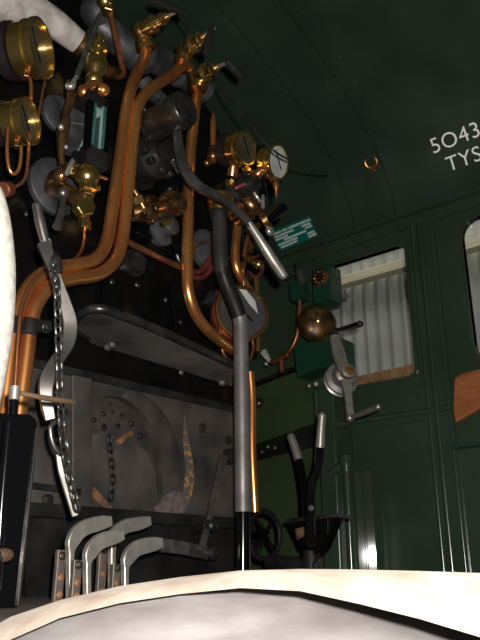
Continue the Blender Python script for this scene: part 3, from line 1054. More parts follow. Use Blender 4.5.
# ================================================================ CENTRAL VALVE CLUSTER
cv = thing('valve_cluster', 'oily bronze steam valve cluster at the middle of the boiler end', 'valve', B(148, 212, .0))
b = MB()
b.lathe(B(148, 214, .02), BK, [(0, .05), (.03, .05), (.035, .035), (.08, .032), (.085, .04), (.11, .04), (.12, .02)], 22)
b.tube(BP([(132, 212, .08), (148, 212, .10), (166, 208, .10)]), [.026, .03, .024], 14)
b.build('body', BRONZE, cv)
b = MB()
b.nut(B(137, 196, .13), B(141, 206, .13) - B(131, 182, .13), .016, .022)
b.tube(BP([(130, 184, .13), (137, 195, .13), (144, 208, .13)]), .009, 10)
b.build('drain_cock', BRASS_D, cv)
b = MB()
b.lathe(B(166, 208, .12), BK, [(0, .03), (.02, .03), (.024, .022), (.04, .02), (.045, .026), (.06, .026), (.065, .01)], 20)
b.build('plug', BRONZE, cv)
for px, py in ((144, 203), (152, 208), (140, 215), (157, 215), (148, 222), (133, 220), (160, 200)):
    MB().nut(B(px, py, .135), V((random.uniform(-.3, .3), -1, random.uniform(-.3, .3))), .0075, .02).build('nut', BRASS_D if (px % 2) else BRONZE, cv)
b = MB()
b.lathe(B(158, 231, .05), BK, [(0, .05), (.02, .05), (.03, .03), (.06, .028), (.07, .015)], 20)
b.build('lower_flange', FLANGE, cv)
MB().cyl(B(162, 224, .15), B(171, 220, .16), .008).build('pin', BRASS, cv)
b = MB()
b.tube(BP([(166, 228, .08), (172, 238, .07), (178, 252, .06)]), .014, 10)
b.build('tail_pipe', BLACK, cv)
b = MB()
b.lathe(B(140, 232, .03), BK, [(0, .035), (.03, .035), (.035, .02)], 16)
b.lathe(B(182, 222, .02), BK, [(0, .03), (.05, .03), (.055, .012)], 16)
b.build_each('blank_cap', BLACK_G, cv)

# ================================================================ EJECTOR CLUSTER (right)
ej = thing('vacuum_ejector', 'brass and iron brake ejector under the two right gauges', 'ejector', B(235, 200, .05))
b = MB()
b.lathe(B(222, 200, .08), BK, [(0, .05), (.05, .055), (.055, .045), (.09, .045), (.095, .058), (.12, .058), (.125, .04), (.14, .03)], 28)
b.build('steam_body', BRASS, ej)
b = MB()
b.ball(B(238, 192, .18), .050, BK, 1.1)
b.lathe(B(241, 188, .20), BK, [(0, .04), (.03, .045), (.035, .03), (.06, .026)], 22)
b.build('air_body', STEEL_D, ej)
b = MB()
b.tube(BP([(232, 176, .18), (234, 160, .20), (238, 152, .22)]), .018, 12)
b.tube(BP([(250, 186, .20), (256, 176, .24), (262, 170, .26)]), .015, 12)
b.build('gauge_bracket', COPPER_D, ej)
b = MB()
b.tube(BP([(244, 196, .20), (252, 206, .22), (260, 211, .22)]), [.028, .024, .018], 14)
b.ball(B(257, 207, .22), .026)
b.build('elbow', BRONZE, ej)
b = MB()
b.lathe(B(262, 222, .20), B(276, 213, .24) - B(262, 222, .20), [(0, .026), (.02, .026), (.024, .018), (.05, .018), (.055, .022), (.07, .022)], 18)
b.build('drip_valve', BRASS_D, ej)
b = MB().cyl(B(270, 219, .25), B(283, 208, .27), .013)
b.ball(B(283, 208, .27), .014)
b.build('drip_handle', BLACK_G, ej)
MB().ball(B(270, 231, .22), .017, BK, .7).build('pale_cap', STEEL_B, ej)
MB().cyl(B(262, 178, .25), B(263, 196, .25), .012).build('handle_socket', BLACK_G, ej)
MB().cyl(B(263, 196, .25), B(263, 208, .25), .006).build('handle_stem', STEEL_B, ej)
b = MB()
b.tube(BP([(252, 190, .23), (257, 197, .24), (261, 203, .24)]), .005, 8)
b.build('pin', STEEL_B, ej)
b = MB()
for px, py, d in ((228, 184, .2), (246, 178, .22), (252, 172, .22), (244, 170, .22)):
    b.nut(B(px, py, d), BK, .012, .018)
b.build_each('nut', BRASS, ej)
b = MB()
b.lathe(B(235, 210, .14), BK, [(0, .05), (.05, .05), (.06, .02)], 24)
b.build('lower_body', BRASS_D, ej)
# small red rod
MB().cyl(B(236, 188, .235), B(247, 183, .235), .005).build('red_rod', mat('faded_red_paint', (0.25, 0.06, 0.06)), ej)

# lower oil pipes & cocks around (250,235-300)
oc = thing('oil_cock', 'brass cock with looping copper pipes right of the copper riser', 'valve', B(252, 262, .08))
b = MB()
b.lathe(B(246, 258, .10), RX, [(0, .012), (.015, .014), (.02, .010), (.05, .010), (.055, .016), (.08, .014)], 14)
b.nut(B(243, 268, .10), UP, .010, .02)
b.build('body', BRASS_D, oc)
MB().tube(BP([(243, 268, .09), (244, 290, .08), (247, 310, .07)]), .0055, 10).build('oil_feed', COPPER_D, oc)
MB().tube(BP([(252, 258, .08), (262, 256, .08), (262, 270, .08), (256, 277, .08), (248, 272, .08)]), .007, 10).build('loop', COPPER_R, oc)
MB().tube(BP([(258, 225, .10), (252, 238, .10), (250, 252, .10)]), .012, 10).build('upper_feed', BRONZE, oc)
MB().tube(BP([(256, 280, .05), (258, 320, .05), (258, 352, .05)]), .012, 10).build('conduit', BRASS_D, oc)
b = MB()
b.tube(BP([(262, 298, .12), (264, 308, .13), (267, 319, .14)]), .004, 8)
b.ball(B(267, 320, .14), .007)
b.build('pet_lever', STEEL_B, oc)

pipe('copper_pipe', 'slim copper pipe in front of the copper riser right of the grey pipe', [(252, 226, .12), (247, 240, .12), (244, 256, .12)], 2.0, COPPER_D)

# ================================================================ LEFT FOREGROUND: lever, chain, stand
d0 = .30
fl = thing('firedoor_lever', 'long S shaped steel firedoor lever with round grip at the left', 'lever', B(76, 520, d0))
P = BP([(37, 206, d0), (40, 222, d0), (45, 242, d0)])
s = sc(P[1])
b = MB().tube(P, [5.0 * s, 5.4 * s, 5.0 * s], 16)
b.ball(P[0], 4.9 * s)
b.build('grip', STEEL, fl)
P = BP([(45, 241, d0), (50, 258, d0), (57, 282, d0), (65, 305, d0), (70, 325, d0), (67, 345, d0), (56, 362, d0), (47, 380, d0), (46, 398, d0), (50, 420, d0)])
MB().flat(P, [11 * s, 10 * s, 11 * s, 12 * s, 14 * s, 14 * s, 12 * s, 13 * s, 14 * s, 12 * s, 10 * s], .016, (-.5, -.85, 0)).build('bar', STEEL, fl)
MB().tube(BP([(57, 421, d0 - .005), (63, 430, d0), (67, 443, d0), (67, 451, d0), (62, 455, d0), (55, 448, d0), (51, 436, d0), (51, 426, d0), (57, 421, d0 - .005)]), 2.3 * s, 10).build('eye', STEEL, fl)
MB().flat(BP([(58, 452, d0 - .01), (62, 470, d0 - .01), (68, 490, d0 - .01), (75, 516, d0 - .01)]), [5 * s, 8 * s, 8 * s, 6 * s], .012, (-.5, -.85, 0)).build('lower_bar', STEEL_B, fl)
b = MB().flat(BP([(43, 243, d0 + .012), (49, 258, d0 + .014), (54, 270, d0 + .012)]), 13 * s, .012, (-.5, -.85, 0))
b.build('fork', STEEL_D, fl)
MB().torus(B(58, 262, d0 + .03), (.4, -.6, .2), .013, .0045, 20, 8, 1, 1.5).build('shackle', STEEL_D, fl)
P = BP([(54, 258, d0 + .04), (57, 285, d0 + .05), (58, 320, d0 + .05), (59, 355, d0 + .05), (60, 392, d0 + .05), (61, 410, d0 + .05), (63, 440, d0 + .04), (68, 470, d0 + .03), (74, 495, d0 + .03), (79, 516, d0 + .03)])
t = thing('chain', 'long steel link chain hanging beside the S shaped firedoor lever', 'chain', P[0])
chain(t, P, 0.0068, 0.0023, CHAINM)

# black stand at the left edge
dz = .46
st = thing('handbrake_stand', 'tall gloss black stand with wooden T handle at the left edge', 'stand', B(15, 600, dz))
P = [(-12, 412), (9, 413), (31, 414), (37, 419), (39, 430), (18, 612), (-30, 612)]
pts = BP([(x, y, dz) for x, y in P])
pts[-1].z = pts[-2].z = 0.0
MB().prism(pts, (0, .03, 0)).build('plate', BLACK_G, st, bevel=.004)
P = BP([(37, 428, dz + .002), (18, 606, dz + .002)])
MB().flat(P, .0035, .004, (0, 1, 0), smooth=False).build('edge_strip', STEEL_D, st)
P = BP([(9, 422, dz + .03), (2, 500, dz + .03), (-4, 590, dz + .03)])
MB().tube(P, 5 * sc(P[0]), 14).build('post', BLACK_G, st)
P = BP([(13, 416, dz), (14, 400, dz)])
MB().cyl(P[0], P[1], 4.6 * sc(P[0])).build('spindle', BLACK_G, st)
P = BP([(14, 400, dz), (15, 386, dz)])
MB().cyl(P[0], P[1], 5.2 * sc(P[0])).build('boss', STEEL_B, st)
P = BP([(20, 393, dz), (45, 398, dz), (73, 402, dz - .03)])
b = MB().tube(P, [2.4 * sc(P[0]), 2.9 * sc(P[0]), 3.4 * sc(P[0])], 14)
b.build('wooden_handle', WOOD_H, st)
p = B(4, 555, dz + .06)
t = tag(MB().ball(p, 7 * sc(p), RX, 1.5).build('lever_knob', mat('brown_knob', (0.10, 0.05, 0.03), (0.05, 0.028, 0.02), 9, 0.1, .3)), 'brown round lever knob at the left edge near the floor', 'knob')
MB().cyl(p, p + V((-.12, 0, -.02)), .008).build('rod', STEEL_D, t)

# ================================================================ DAMPER LEVERS
def damper(label, pts, d, plate_dx, wpx=11.5):
    P = BP([(x, y, d + (.0 if i < 2 else .0)) for i, (x, y) in enumerate(pts)])
    P[0] = V((P[0].x, P[0].y, 0.004))
    s = sc(P[1])
    t = thing('damper_lever', label, 'lever', (P[0].x, P[0].y, 0), 'bent damper levers on the floor')
    m = len(P)
    MB().flat(P, [5.5 * s, 5.5 * s, 6.5 * s, 13 * s, wpx * s, wpx * s, wpx * s, wpx * s, wpx * .93 * s, wpx * .66 * s], .013, (0, -1, 0), n=8).build('handle', STEEL_B, t)
    x0, y0 = pts[1]
    q0 = B(x0 + plate_dx, y0 - 6, d - .02)
    q1 = V((q0.x, q0.y, 0.0))
    MB().flat([q0, q0.lerp(q1, .5), q1], 10 * s, .010, (0, -1, 0), smooth=False).build('link_plate', RUSTPLATE, t)
    for k in (.12, .55, .88):
        MB().lathe(q0.lerp(q1, k) + V((0, -.004, 0)), BK, [(0, .008), (.004, .007), (.006, .004)], 12).build('bolt', RUST if k > .5 else STEEL_D, t)
    return t


damper('leftmost bent steel damper lever of the four before the firehole', [(70, 595), (70, 556), (73, 540), (82, 529), (96, 524), (110, 521)], .30, -9, 15.5)
damper('low bent steel damper lever with grip below the leftmost one', [(87, 600), (87, 566), (90, 553), (98, 543), (110, 538), (122, 535)], .34, -10, 15.5)
damper('rear bent steel damper lever with grip nearest the firehole', [(112, 590), (112, 550), (115, 535), (124, 527), (136, 524), (149, 521)], .22, -9, 14)
damper('rightmost bent steel damper lever of the four before the firehole', [(125, 596), (125, 570), (128, 558), (136, 549), (148, 545), (161, 543)], .28, -9, 15.5)

# ================================================================ FIRE-DOOR LINKAGE at right
ln = thing('bell_crank', 'slim steel crank arm and flat rod low right of the firehole', 'linkage', B(205, 552, .06))
MB().flat(BP([(224, 456, .10), (216, 488, .11), (209, 520, .12), (202, 546, .13)]), [.026, .018, .016, .018], .012, (-.3, -1, 0)).build('arm', STEEL, ln)
b = MB().lathe(B(227, 457, .05), BK, [(0, .024), (.05, .024), (.055, .018), (.07, .016)], 18)
b.build('pivot', STEEL_D, ln)
MB().flat(BP([(160, 545, .15), (182, 548, .14), (206, 553, .12)]), .032, .014, (0, -1, 0), smooth=False).build('rod', STEEL, ln)
b = MB()
b.lathe(B(205, 526, .11), BK, [(0, .016), (.03, .016), (.035, .01)], 14)
b.lathe(B(206, 553, .11), BK, [(0, .018), (.03, .018), (.035, .01)], 14)
b.build_each('pin', STEEL_D, ln)
MB().cyl(B(192, 530, .04), B(208, 525, .13), .013).build('spindle', STEEL_D, ln)
b = MB().prism(BP([(26, 515, .04), (246, 528, .04), (246, 600, .04), (26, 600, .04)]), (0, .035, 0))
b.build('apron_plate', BLACK_M, bh)

# handwheel right of grey pipe
p = W(264, 535, .62)
s = sc(p)
hw = thing('handwheel', 'black spoked handwheel low behind the grey pipe', 'handwheel', p)
hd = V((-.12, -.99, 0)).normalized()
MB().torus(p, hd, 23 * s, 3.0 * s, 36, 10).build('rim', BLACK_M, hw)
MB().lathe(p - hd * .03, hd, [(0, 6 * s), (.04, 6 * s), (.045, 3 * s)], 18).build('hub', BLACK_G, hw)
_, u_, w_ = basis(hd)
for k in range(4):
    a = PI / 4 + k * PI / 2
    MB().cyl(p, p + (u_ * math.cos(a) + w_ * math.sin(a)) * 23 * s, 2.2 * s, seg=10).build('spoke', BLACK, hw)
MB().cyl(p - hd * .02, p - hd * .25, 4 * s).build('shaft', BLACK, hw)
MB().lathe(p - hd * .05, -hd, [(0, 18 * s), (.012, 18 * s), (.02, 8 * s)], 28).build('back_disc', BLACK_M, hw)

# ================================================================ DRIVER'S SIDE
# green splasher box (face along the cab side)
dx = .126
bx = thing('splasher_box', 'olive green box casing with dark slot right of the grey pipe', 'box', W(290, 560, dx))
face = [(250, 389), (322, 361), (325, 556), (250, 566)]
ptsW = [W(x, y, dx) for x, y in face]
yn, yfar = W(325, 430, dx).y, YF - 0.01
ztop = [W(252, 388, dx), W(325, 360, dx)]
slope = (ztop[1].z - ztop[0].z) / (ztop[1].y - ztop[0].y)
def ztop_at(y):
    return ztop[0].z + slope * (y - ztop[0].y)
# slot opening lower edge/upper edge
sl = [W(256, 444, dx), W(309, 425, dx), W(309, 446, dx), W(256, 462, dx)]
X0 = XW - dx
MB().prism([(X0, yn, ztop_at(yn)), (X0, yfar, ztop_at(yfar)), (X0, yfar, sl[0].z), (X0, sl[0].y, sl[0].z), (X0, sl[1].y, sl[1].z), (X0, yn, sl[1].z + .0)], (dx - .02, 0, 0)).build('upper_casing', GREEN_O, bx, bevel=.006)
MB().prism([(X0, yn, sl[2].z), (X0, yn, 0), (X0, yfar, 0), (X0, yfar, sl[3].z)], (dx - .02, 0, 0)).build('lower_casing', GREEN_O, bx, bevel=.006)
MB().prism([(X0 + .06, yn, sl[1].z + .02), (X0 + .06, yfar, sl[0].z + .1), (X0 + .06, yfar, sl[3].z - .02), (X0 + .06, yn, sl[2].z - .02)], (.02, 0, 0)).build('slot_back', BLACK_M, bx)
b = MB()
for px, py in ((262, 452), (275, 448), (268, 447)):
    b.ball(W(px, py, dx - .03), .018)
b.build_each('slot_nut', STEEL_D, bx)
b = MB().flat([V((X0 - .004, y, ztop_at(y) + .012)) for y in (yn, yfar)], .03, .014, (0, 0, 1), smooth=False)
b.build('ledge', BLACK_M, bx)
p = W(258, 403, dx + .01)
MB().ball(p, .026, (-1, 0, 0), .8).build('knob', STEEL_D, bx)
b = MB()
for px, py in ((287, 470), (287, 480), (297, 482), (279, 497)):
    b.ball(W(px, py, dx), .005, (-1, 0, 0), .6, 8)
b.build_each('rivet', GREEN_M, bx)

# reversing stand: column, gear case, crank
rv = thing('reversing_stand', 'dark green reversing gear pedestal beside the side window', 'stand', W(318, 560, 0.220))
xa = XW - .44
def wbox(px0, px1, py0, py1, d, dep, m, name, parent, bev=.005):
    a, c = W(px0, py0, d), W(px1, py1, d)
    return MB().box((XW - d + dep / 2, (a.y + c.y) / 2, (a.z + c.z) / 2), dep, abs(a.y - c.y), abs(a.z - c.z)).build(name, m, parent, bevel=bev)
a, c = W(316, 388, 0.220), W(333, 388, 0.220)
MB().box((XW - .22 + .07, (a.y + c.y) / 2, a.z / 2), .14, abs(a.y - c.y), a.z).build('pedestal', GREEN, rv, bevel=.012)
a, c = W(292, 345, 0.230), W(341, 385, 0.230)
pz = [W(293, 345, 0.230), W(322, 338, 0.230), W(340, 336, 0.230), (W(341, 366, 0.230)), W(320, 368, 0.230), W(296, 377, 0.230)]
MB().prism(pz, (.12, 0, 0)).build('gear_case', GREEN_M, rv, bevel=.008)
pz = [W(312, 268, 0.180), W(329, 263, 0.180), W(331, 298, 0.180), W(313, 304, 0.180)]
MB().prism(pz, (.10, 0, 0)).build('indicator_case', GREEN_M, rv, bevel=.006)
b = MB()
p = W(321, 278, 0.185)
b.lathe(p, (-1, 0, 0), [(0, .040), (.008, .042), (.012, .034), (.014, .02)], 24)
for k in range(9):
    a = 2 * PI * k / 9
    b.ball(p + V((-.014, math.cos(a) * .026, math.sin(a) * .026)), .007)
b.build('brass_escutcheon', BRONZE, rv)
# bearing boss with grooves and crank
p = W(345, 375, 0.260)
ad = V((-.62, -.76, .12)).normalized()
s = sc(p)
MB().lathe(p - ad * .085, ad, [(0, 15 * s), (.010, 17 * s), (.022, 17 * s), (.026, 14.5 * s), (.036, 14.5 * s), (.04, 17 * s), (.052, 17 * s), (.058, 12 * s), (.075, 10.5 * s), (.08, 12 * s), (.10, 11 * s), (.105, 7.5 * s), (.13, 7 * s), (.134, 4 * s)], 30).build('bearing', STEEL_B, rv)
MB().lathe(p + ad * .045, ad, [(0, 4.5 * s), (.004, 4.8 * s), (.006, 2.5 * s)], 18).build('copper_cap', COPPER, rv)
ch = bpy.data.objects
P = [W(344, 372, 0.290), W(338, 352, 0.290), W(334, 336, 0.290)]
MB().flat(P, [12 * s, 13 * s, 10 * s], .022, ad).build('upper_arm', STEEL_B, rv)
P = [W(346, 380, 0.300), W(348, 396, 0.300), W(350, 416, 0.300)]
MB().flat(P, [12 * s, 7.5 * s, 7 * s], .020, ad).build('lower_arm', STEEL_B, rv)
P = [W(336, 331, 0.300), W(348, 328, 0.330), W(360, 324, 0.360)]
b = MB().tube(P, [2.2 * s, 3.2 * s, 3.0 * s], 12)
b.ball(P[-1], 3.3 * s)
b.ball(P[0], 3.6 * s)
b.build('upper_grip', STEEL_D, rv)
P = [W(350, 418, 0.320), W(364, 413, 0.350), W(378, 407, 0.380)]
b = MB().tube(P, [2.0 * s, 2.6 * s, 2.8 * s], 12)
b.ball(P[-1], 3.0 * s)
b.ball(P[0], 4.0 * s)
b.build('lower_grip', STEEL_B, rv)
b = MB()
b.ball(W(316, 384, 0.230), .014)
b.ball(W(309, 386, 0.230), .010)
b.build_each('bolt', STEEL_B, rv)
b = MB().cyl(W(316, 392, 0.235), W(318, 440, 0.235), .010)
b.build('side_rod', GREEN, rv)

# brass bell on the stand
p = W(318, 321, 0.260)
s = sc(p)
bl = thing('alarm_bell', 'tarnished brass dome bell above the reversing crank', 'bell', p)
bd = V((-.72, -.66, .05)).normalized()
R = 20 * s
MB().lathe(p - bd * .03, bd, [(0, R), (.006, R), (.012, R * .97), (.026, R * .84), (.036, R * .62), (.043, R * .34), (.046, R * .1)], 36).build('dome', BRONZE, bl)
MB().lathe(p + bd * .012, bd, [(0, .014), (.008, .014), (.012, .007)], 14).build('stud', BRASS, bl)
MB().cyl(p - bd * .03, p - bd * .11, R * .4).build('mount', GREEN_M, bl)

# copper bits left of the bell
P = [W(300, 297, 0.220), W(299, 316, 0.220), W(297, 335, 0.220), W(290, 350, 0.220), W(278, 359, 0.210)]
t = tag(MB().tube(P, .0095, 10).build('copper_pipe', COPPER_D), 'copper pipe curving down left of the brass bell', 'pipe')
P = [W(276, 361, 0.210), W(284, 356, 0.220)]
b = MB().cyl(W(272, 362, 0.210), W(289, 354, 0.220), .014)
b.cyl(W(281, 360, 0.210), W(282, 372, 0.210), .013)
b.build('union', COPPER_D, t)
o = MB().prism([W(259, 352, 0.220), W(265, 349, 0.220), W(270, 360, 0.220), W(268, 362, 0.220)], (.012, 0, 0)).build('tag_plate', FACE_W, t)
o['label'] = 'small pale tag plate beside the union'
MB().ball(W(266, 364, 0.230), .010).build('screw', STEEL_B, o)
b = MB().prism([W(289, 282, 0.260), W(300, 278, 0.260), W(303, 296, 0.260), W(290, 301, 0.260)], (.06, 0, 0))
t = thing('control_box', 'small dark green box by the tip of the regulator grip', 'box', W(296, 300, 0.260))
b.build('case', GREEN_M, t, bevel=.004)
MB().prism([W(297, 271, 0.270), W(301, 268, 0.270), W(305, 281, 0.270), W(300, 284, 0.270)], (.01, 0, 0)).build('pale_plate', FACE_B, t)
MB().cyl(W(286, 279, 0.250), W(295, 273, 0.260), .008).build('pin', STEEL, t)
MB().tube([W(297, 264, 0.260), W(298, 280, 0.260)], .010, 8).build('black_stem', RUBBER, t)

# pair of upright levers in bracket
lv = thing('sander_bracket', 'dark flared lever bracket low in front of the green casing', 'bracket', W(310, 545, .62))
pz = [W(287, 521, .62), W(336, 515, .62), W(322, 548, .62), W(312, 556, .62), W(300, 548, .62)]
MB().prism(pz, (.05, 0, 0)).build('cheek', BLACK, lv)
pz = [W(285, 519, .64), W(337, 513, .64), W(337, 517, .64), W(285, 523, .64)]
MB().prism(pz, (.09, 0, 0)).build('top_plate', STEEL_D, lv)
q = W(311, 550, .60)
MB().cyl(q, (q.x, q.y, 0), .03).build('foot', BLACK_M, lv)
MB().cyl(W(268, 562, .6), W(320, 566, .6), .024).build('cross_shaft', STEEL_D, lv)
MB().prism([W(295, 529, .625), W(303, 527, .625), W(304, 536, .625), W(297, 540, .625)], (.004, 0, 0)).build('rust_patch', RUST, lv)
dl = .64
def lever(label, grip, bar, dd):
    G = [W(x, y, dd) for x, y in grip]
    Bp = [W(x, y, dd) for x, y in bar]
    s = sc(G[0])
    t = thing('sander_lever', label, 'lever', Bp[-1], 'upright levers in the dark bracket')
    b = MB().tube(G, [4.2 * s, 4.4 * s, 4.8 * s], 14)
    b.ball(G[0], 4.1 * s)
    b.build('grip', STEEL_B, t)
    MB().flat(Bp, [7.5 * s, 8 * s, 9 * s, 10 * s], .022, (-.7, -.7, 0)).build('bar', BLACK_G, t)
    return t
lever('shorter lever leaning left in the dark bracket, with dull grip', [(291, 437), (295, 448), (299, 460)], [(298, 458), (302, 478), (305, 500), (306, 520)], .56)
lever('taller upright lever with bright steel grip in the dark bracket', [(322, 416), (321, 430), (320, 448)], [(320, 446), (318, 465), (311, 487), (310, 518), (310, 548)], .66)
MB().cyl(W(311, 508, .665), W(311, 508, .675), .010).build('pivot', BLACK_M, lv)

# green upright pipe on side sheet
P = [W(300, 478, .22), W(322, 470, .22), W(340, 462, .22)]
gpipe = thing('green_standpipe', 'green painted upright pipe against the lower side sheet', 'pipe', W(350, 570, .22))
a = W(346, 458, .22)
bz = V((a.x, a.y, 0))
MB().cyl(a, bz, .016).build('upright', GLOSSG, gpipe)
b = MB().lathe(a + V((0, 0, -.05)), UP, [(0, .020), (.03, .022), (.034, .026), (.06, .026), (.064, .018), (.075, .010)], 18)
b.build('cap', GLOSSG, gpipe)
MB().tube([a + V((0, 0, -.02)), W(338, 468, .22), W(331, 474, .22)], .018, 12).build('branch', GREEN, gpipe)
# gloss painted casing low on the side sheet, shaped and tilted to catch the flash highlight
pc = W(367, 560, .05)
fd = V((-EYE.x + pc.x, pc.y - EYE.y, 0)).normalized()
sd = V((fd.y, -fd.x, 0))
zt_ = W(367, 470, .05).z
b = MB()
for k in (-1, 1):
    c_ = V((pc.x, pc.y, 0)) + sd * k * 5.3 * sc(pc)
    b.box(c_ + fd * .03 + V((0, 0, zt_ / 2)), 9.4 * sc(pc), .06, zt_, (sd, fd, V((0, 0, 1))))
b.box(V((pc.x, pc.y, zt_ / 2)) + fd * .045, 20 * sc(pc), .06, zt_, (sd, fd, V((0, 0, 1))))
Rm = Matrix.Rotation(math.radians(0.75), 3, sd)
for v in b.bm.verts:
    v.co = Rm @ (v.co - pc) + pc
struct(b.build('trim_7', mat('polished_green_paint', (0.026, 0.036, 0.024), (0.034, 0.046, 0.031), 3, 0.0, 0.05, 0.07, spec=.2), bevel=.003))
# hinge plates on the side sheet
b = MB()
for px, py in ((341, 422), (341, 430)):
    p = W(px, py, .006)
    b.box(p, .012, .05, .014)
b.ball(W(330, 462, .02), .010)
tag(b.build('hinge_plate', GREEN_M), 'small green hinge plates under the crank grip on the side sheet', 'hinge')

# wooden folding seat at right edge
w0 = .02
pz = [W(457, 380, w0), W(464, 375, w0), W(500, 366, w0), W(500, 400, w0), W(458, 424, w0), (W(456, 410, w0))]
st_ = thing('folding_seat', 'varnished red-brown wooden seat flap at the right edge', 'seat', W(458, 424, w0))
MB().prism(pz, (-.03, 0, 0)).build('wooden_flap', WOOD, st_, bevel=.006)
a = W(460, 432, .03)
MB().box((XW - .03, a.y - .12, a.z - .05), .05, .30, .02).build('bracket', GREEN_M, st_)

# ---- lettering on roof
def text_mesh(txt, size, name):
    c = bpy.data.curves.new(name, 'FONT')
    c.body = txt
    c.size = size
    c.extrude = 0.0
    c.offset = -0.0004
    c.space_character = 1.08
    o = bpy.data.objects.new(name, c)
    COL.objects.link(o)
    bpy.context.view_layer.update()
    me = bpy.data.meshes.new_from_object(o.evaluated_get(bpy.context.evaluated_depsgraph_get()))
    bpy.data.objects.remove(o)
    bpy.data.curves.remove(c)
    return me


def on_roof(me, px, py):
    p = roof_hit(px, py)
    t0 = roof_t(p)
    dl_ = V((-ROOF_A * math.sin(t0), 0, ROOF_RISE * math.cos(t0))).length
    bm = bmesh.new()
    bm.from_mesh(me)
    bmesh.ops.subdivide_edges(bm, edges=bm.edges[:], cuts=1)
    bmesh.ops.triangulate(bm, faces=bm.faces[:])
    r = bmesh.ops.extrude_face_region(bm, geom=bm.faces[:])
    new = {v for v in r['geom'] if isinstance(v, bmesh.types.BMVert)}
    for v in bm.verts:
        u, w = v.co.x, v.co.y
        v.co = roof_pt(t0 + w / dl_, p.y - u, 0.0025 if v in new else 0.0005)
    mb = MB(); mb.bm.free(); mb.bm = bm
    return mb


pa, pb = roof_hit(432, 153), roof_hit(482, 132)
wid = abs(pb.y - pa.y)
SZ = 0.088
o = on_roof(text_mesh('5O43', SZ, 'lettering'), 433, 154)
tag(o.build('painted_number', WHITE_L), 'white painted number 5043 on the green roof side', 'lettering')
o = on_roof(text_mesh('TYS', SZ * .98, 'lettering'), 448.5, 172)
tag(o.build('painted_lettering', WHITE_L), 'white painted letters TYS below the number on roof side', 'lettering')

# ---- teal sign on side sheet
cs = roof_hit(297, 232)
sg = thing('instruction_sign', 'teal sign with rows of small white lettering on the side sheet', 'sign', cs)
corner = [roof_hit(271, 232, .004), roof_hit(310, 216, .004), roof_hit(318, 236, .004), roof_hit(281, 251, .004)]
nrm = (corner[1] - corner[0]).cross(corner[2] - corner[0]).normalized()
if nrm.dot(EYE - corner[0]) < 0:
    nrm = -nrm
MB().prism(corner, nrm * .004).build('plate', TEAL, sg)
b = MB()
def sgp(u, v):
    return corner[0].lerp(corner[1], u).lerp(corner[3].lerp(corner[2], u), v) + nrm * .0045
rowsS = [(.16, .02, .22), (.16, .27, .40), (.16, .44, .98), (.32, -.02, .52), (.32, .74, .95), (.46, -.02, .34), (.46, .80, .96), (.58, .22, .80), (.72, .04, .52), (.74, .80, .98), (.86, .06, .50), (.88, .80, .98)]
for v, u0, u1 in rowsS:
    u = max(u0, .03)
    while u < u1:
        du = random.choice((.016, .02, .024))
        hgt = .10
        k = random.random()
        b.prism([sgp(u, v - hgt / 2), sgp(u + .009, v - hgt / 2), sgp(u + .009, v + hgt / 2), sgp(u, v + hgt / 2)], nrm * .001)
        vv = v + random.choice((-.028, 0, .028))
        b.prism([sgp(u, vv - .012), sgp(u + du * .8, vv - .012), sgp(u + du * .8, vv + .012), sgp(u, vv + .012)], nrm * .001)
        u += du + .006
b.build('lettering', WHITE_L, sg)

# ---- copper hook on the roof and cord
p = roof_hit(371, 162, .012)
hk = thing('roof_hook', 'copper coloured open hook on the green roof', 'hook', p)
nn = V((ROOF_X - p.x, 0, .2 - p.z)).normalized()
t0 = roof_t(p)
tu = V((-ROOF_A * math.sin(t0), 0, ROOF_RISE * math.cos(t0))).normalized()
tv = V((0, -1, 0))
s = sc(p)
pts = [p + (tv * math.cos(a) + tu * math.sin(a)) * 6.2 * s for a in [math.radians(x) for x in range(130, 410, 20)]]
MB().tube(pts, [1.2 * s, 2.2 * s, 2.2 * s, 2.0 * s, 1.0 * s], 10, n=2).build('hook', COPPER, hk)
MB().cyl(p - tu * 6 * s, p - tu * 9 * s, 1.6 * s).build('shank', COPPER_D, hk)

cp = [D(150, -18, 2.1), D(183, 22, 2.1), D(204, 56, 2.05), D(229, 97, 1.98), D(250, 124, 1.95), D(268, 146, 1.93), D(289, 160, 2.0)]
e = roof_hit(329, 176)
cp += [cp[-1].lerp(e, .5) + V((0, 0, -.01)), e]
tag(MB().tube(cp, .0028, 7).build('whistle_cord', STEEL_D), 'thin dark cord running from the roof past the right gauges', 'cord')

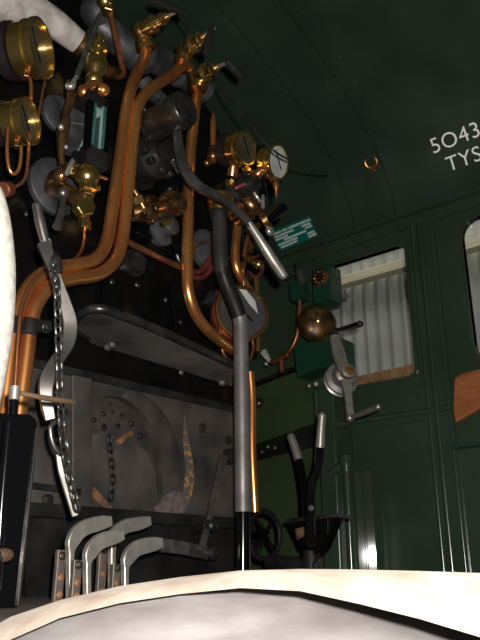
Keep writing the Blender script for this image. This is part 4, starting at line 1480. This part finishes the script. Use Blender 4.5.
# ================================================================ FOREGROUND BOARD
fb = thing('curved_board', 'curved cream edged board lying on the floor in the foreground', 'board', D(240, 630, .45) * 1.0)
up_ = [(-30, 640), (10, 617), (60, 600), (120, 586), (180, 577), (240, 570.5), (300, 569), (360, 569.5), (420, 571), (480, 573), (540, 575)]
lo_ = [(-30, 662), (10, 640), (60, 618), (120, 603), (180, 594), (240, 588), (300, 591), (360, 604), (420, 619), (480, 637), (540, 660)]
rings = []
for i, (a, c) in enumerate(zip(up_, lo_)):
    du, dl2 = .52, .47 - .012 * max(0, i - 5)
    A, Cc = D(a[0], a[1], du), D(c[0], c[1], dl2)
    rings.append([A, A.lerp(Cc, .35) + V((0, 0, .0016)), A.lerp(Cc, .75) + V((0, 0, .0008)), Cc, Cc - V((0, 0, .0015)) + FW * .012, A - V((0, 0, .012))])
MB().ringloft(rings).build('cream_edge', CREAM, fb)
rings = []
for i, c in enumerate(lo_):
    gap = 3.0 + (0 if i < 5 else (1, 7, 13, 18, 22, 30)[i - 5])
    dl2 = .475 - .012 * max(0, i - 5)
    T_ = D(c[0], c[1] + gap, dl2 + (.004 if i < 5 else .02))
    Bm = D(c[0], max(c[1] + gap + 40, 700), dl2 - .05)
    rings.append([T_, T_.lerp(Bm, .5) + V((0, 0, .001)), Bm, Bm + FW * .05, T_ + FW * .05 - V((0, 0, .004))])
MB().ringloft(rings).build('grey_face', WEATHER, fb)

# ================================================================ LIGHT
w = bpy.data.worlds.new('world')
S.world = w
w.use_nodes = True
w.node_tree.nodes['Background'].inputs['Color'].default_value = (1.0, 0.96, 0.90, 1)
w.node_tree.nodes['Background'].inputs['Strength'].default_value = 0.025
# camera flash
ld = bpy.data.lights.new('flash', 'SPOT')
ld.energy = 180
ld.color = (1.0, 0.96, 0.91)
ld.shadow_soft_size = 0.018
ld.spot_size = math.radians(130)
ld.spot_blend = 0.6
lo = bpy.data.objects.new('flash', ld)
COL.objects.link(lo)
lo.matrix_world = Matrix.Translation(EYE + UPV * .065 + RT * .045) @ M3.to_4x4()
# dull daylight over the track outside
ad_ = bpy.data.lights.new('daylight', 'AREA')
ad_.energy = 22
ad_.shape = 'RECTANGLE'
ad_.size = 0.5
ad_.size_y = 3.5
ad_.color = (1.0, 0.97, 0.92)
ao = bpy.data.objects.new('daylight', ad_)
COL.objects.link(ao)
ao.location = (XW + .42, 1.2, 2.6)

vs = S.view_settings
vs.view_transform = 'Standard'
vs.look = 'None'
vs.gamma = 1.0
vs.use_curve_mapping = False
vs.exposure = 0.0
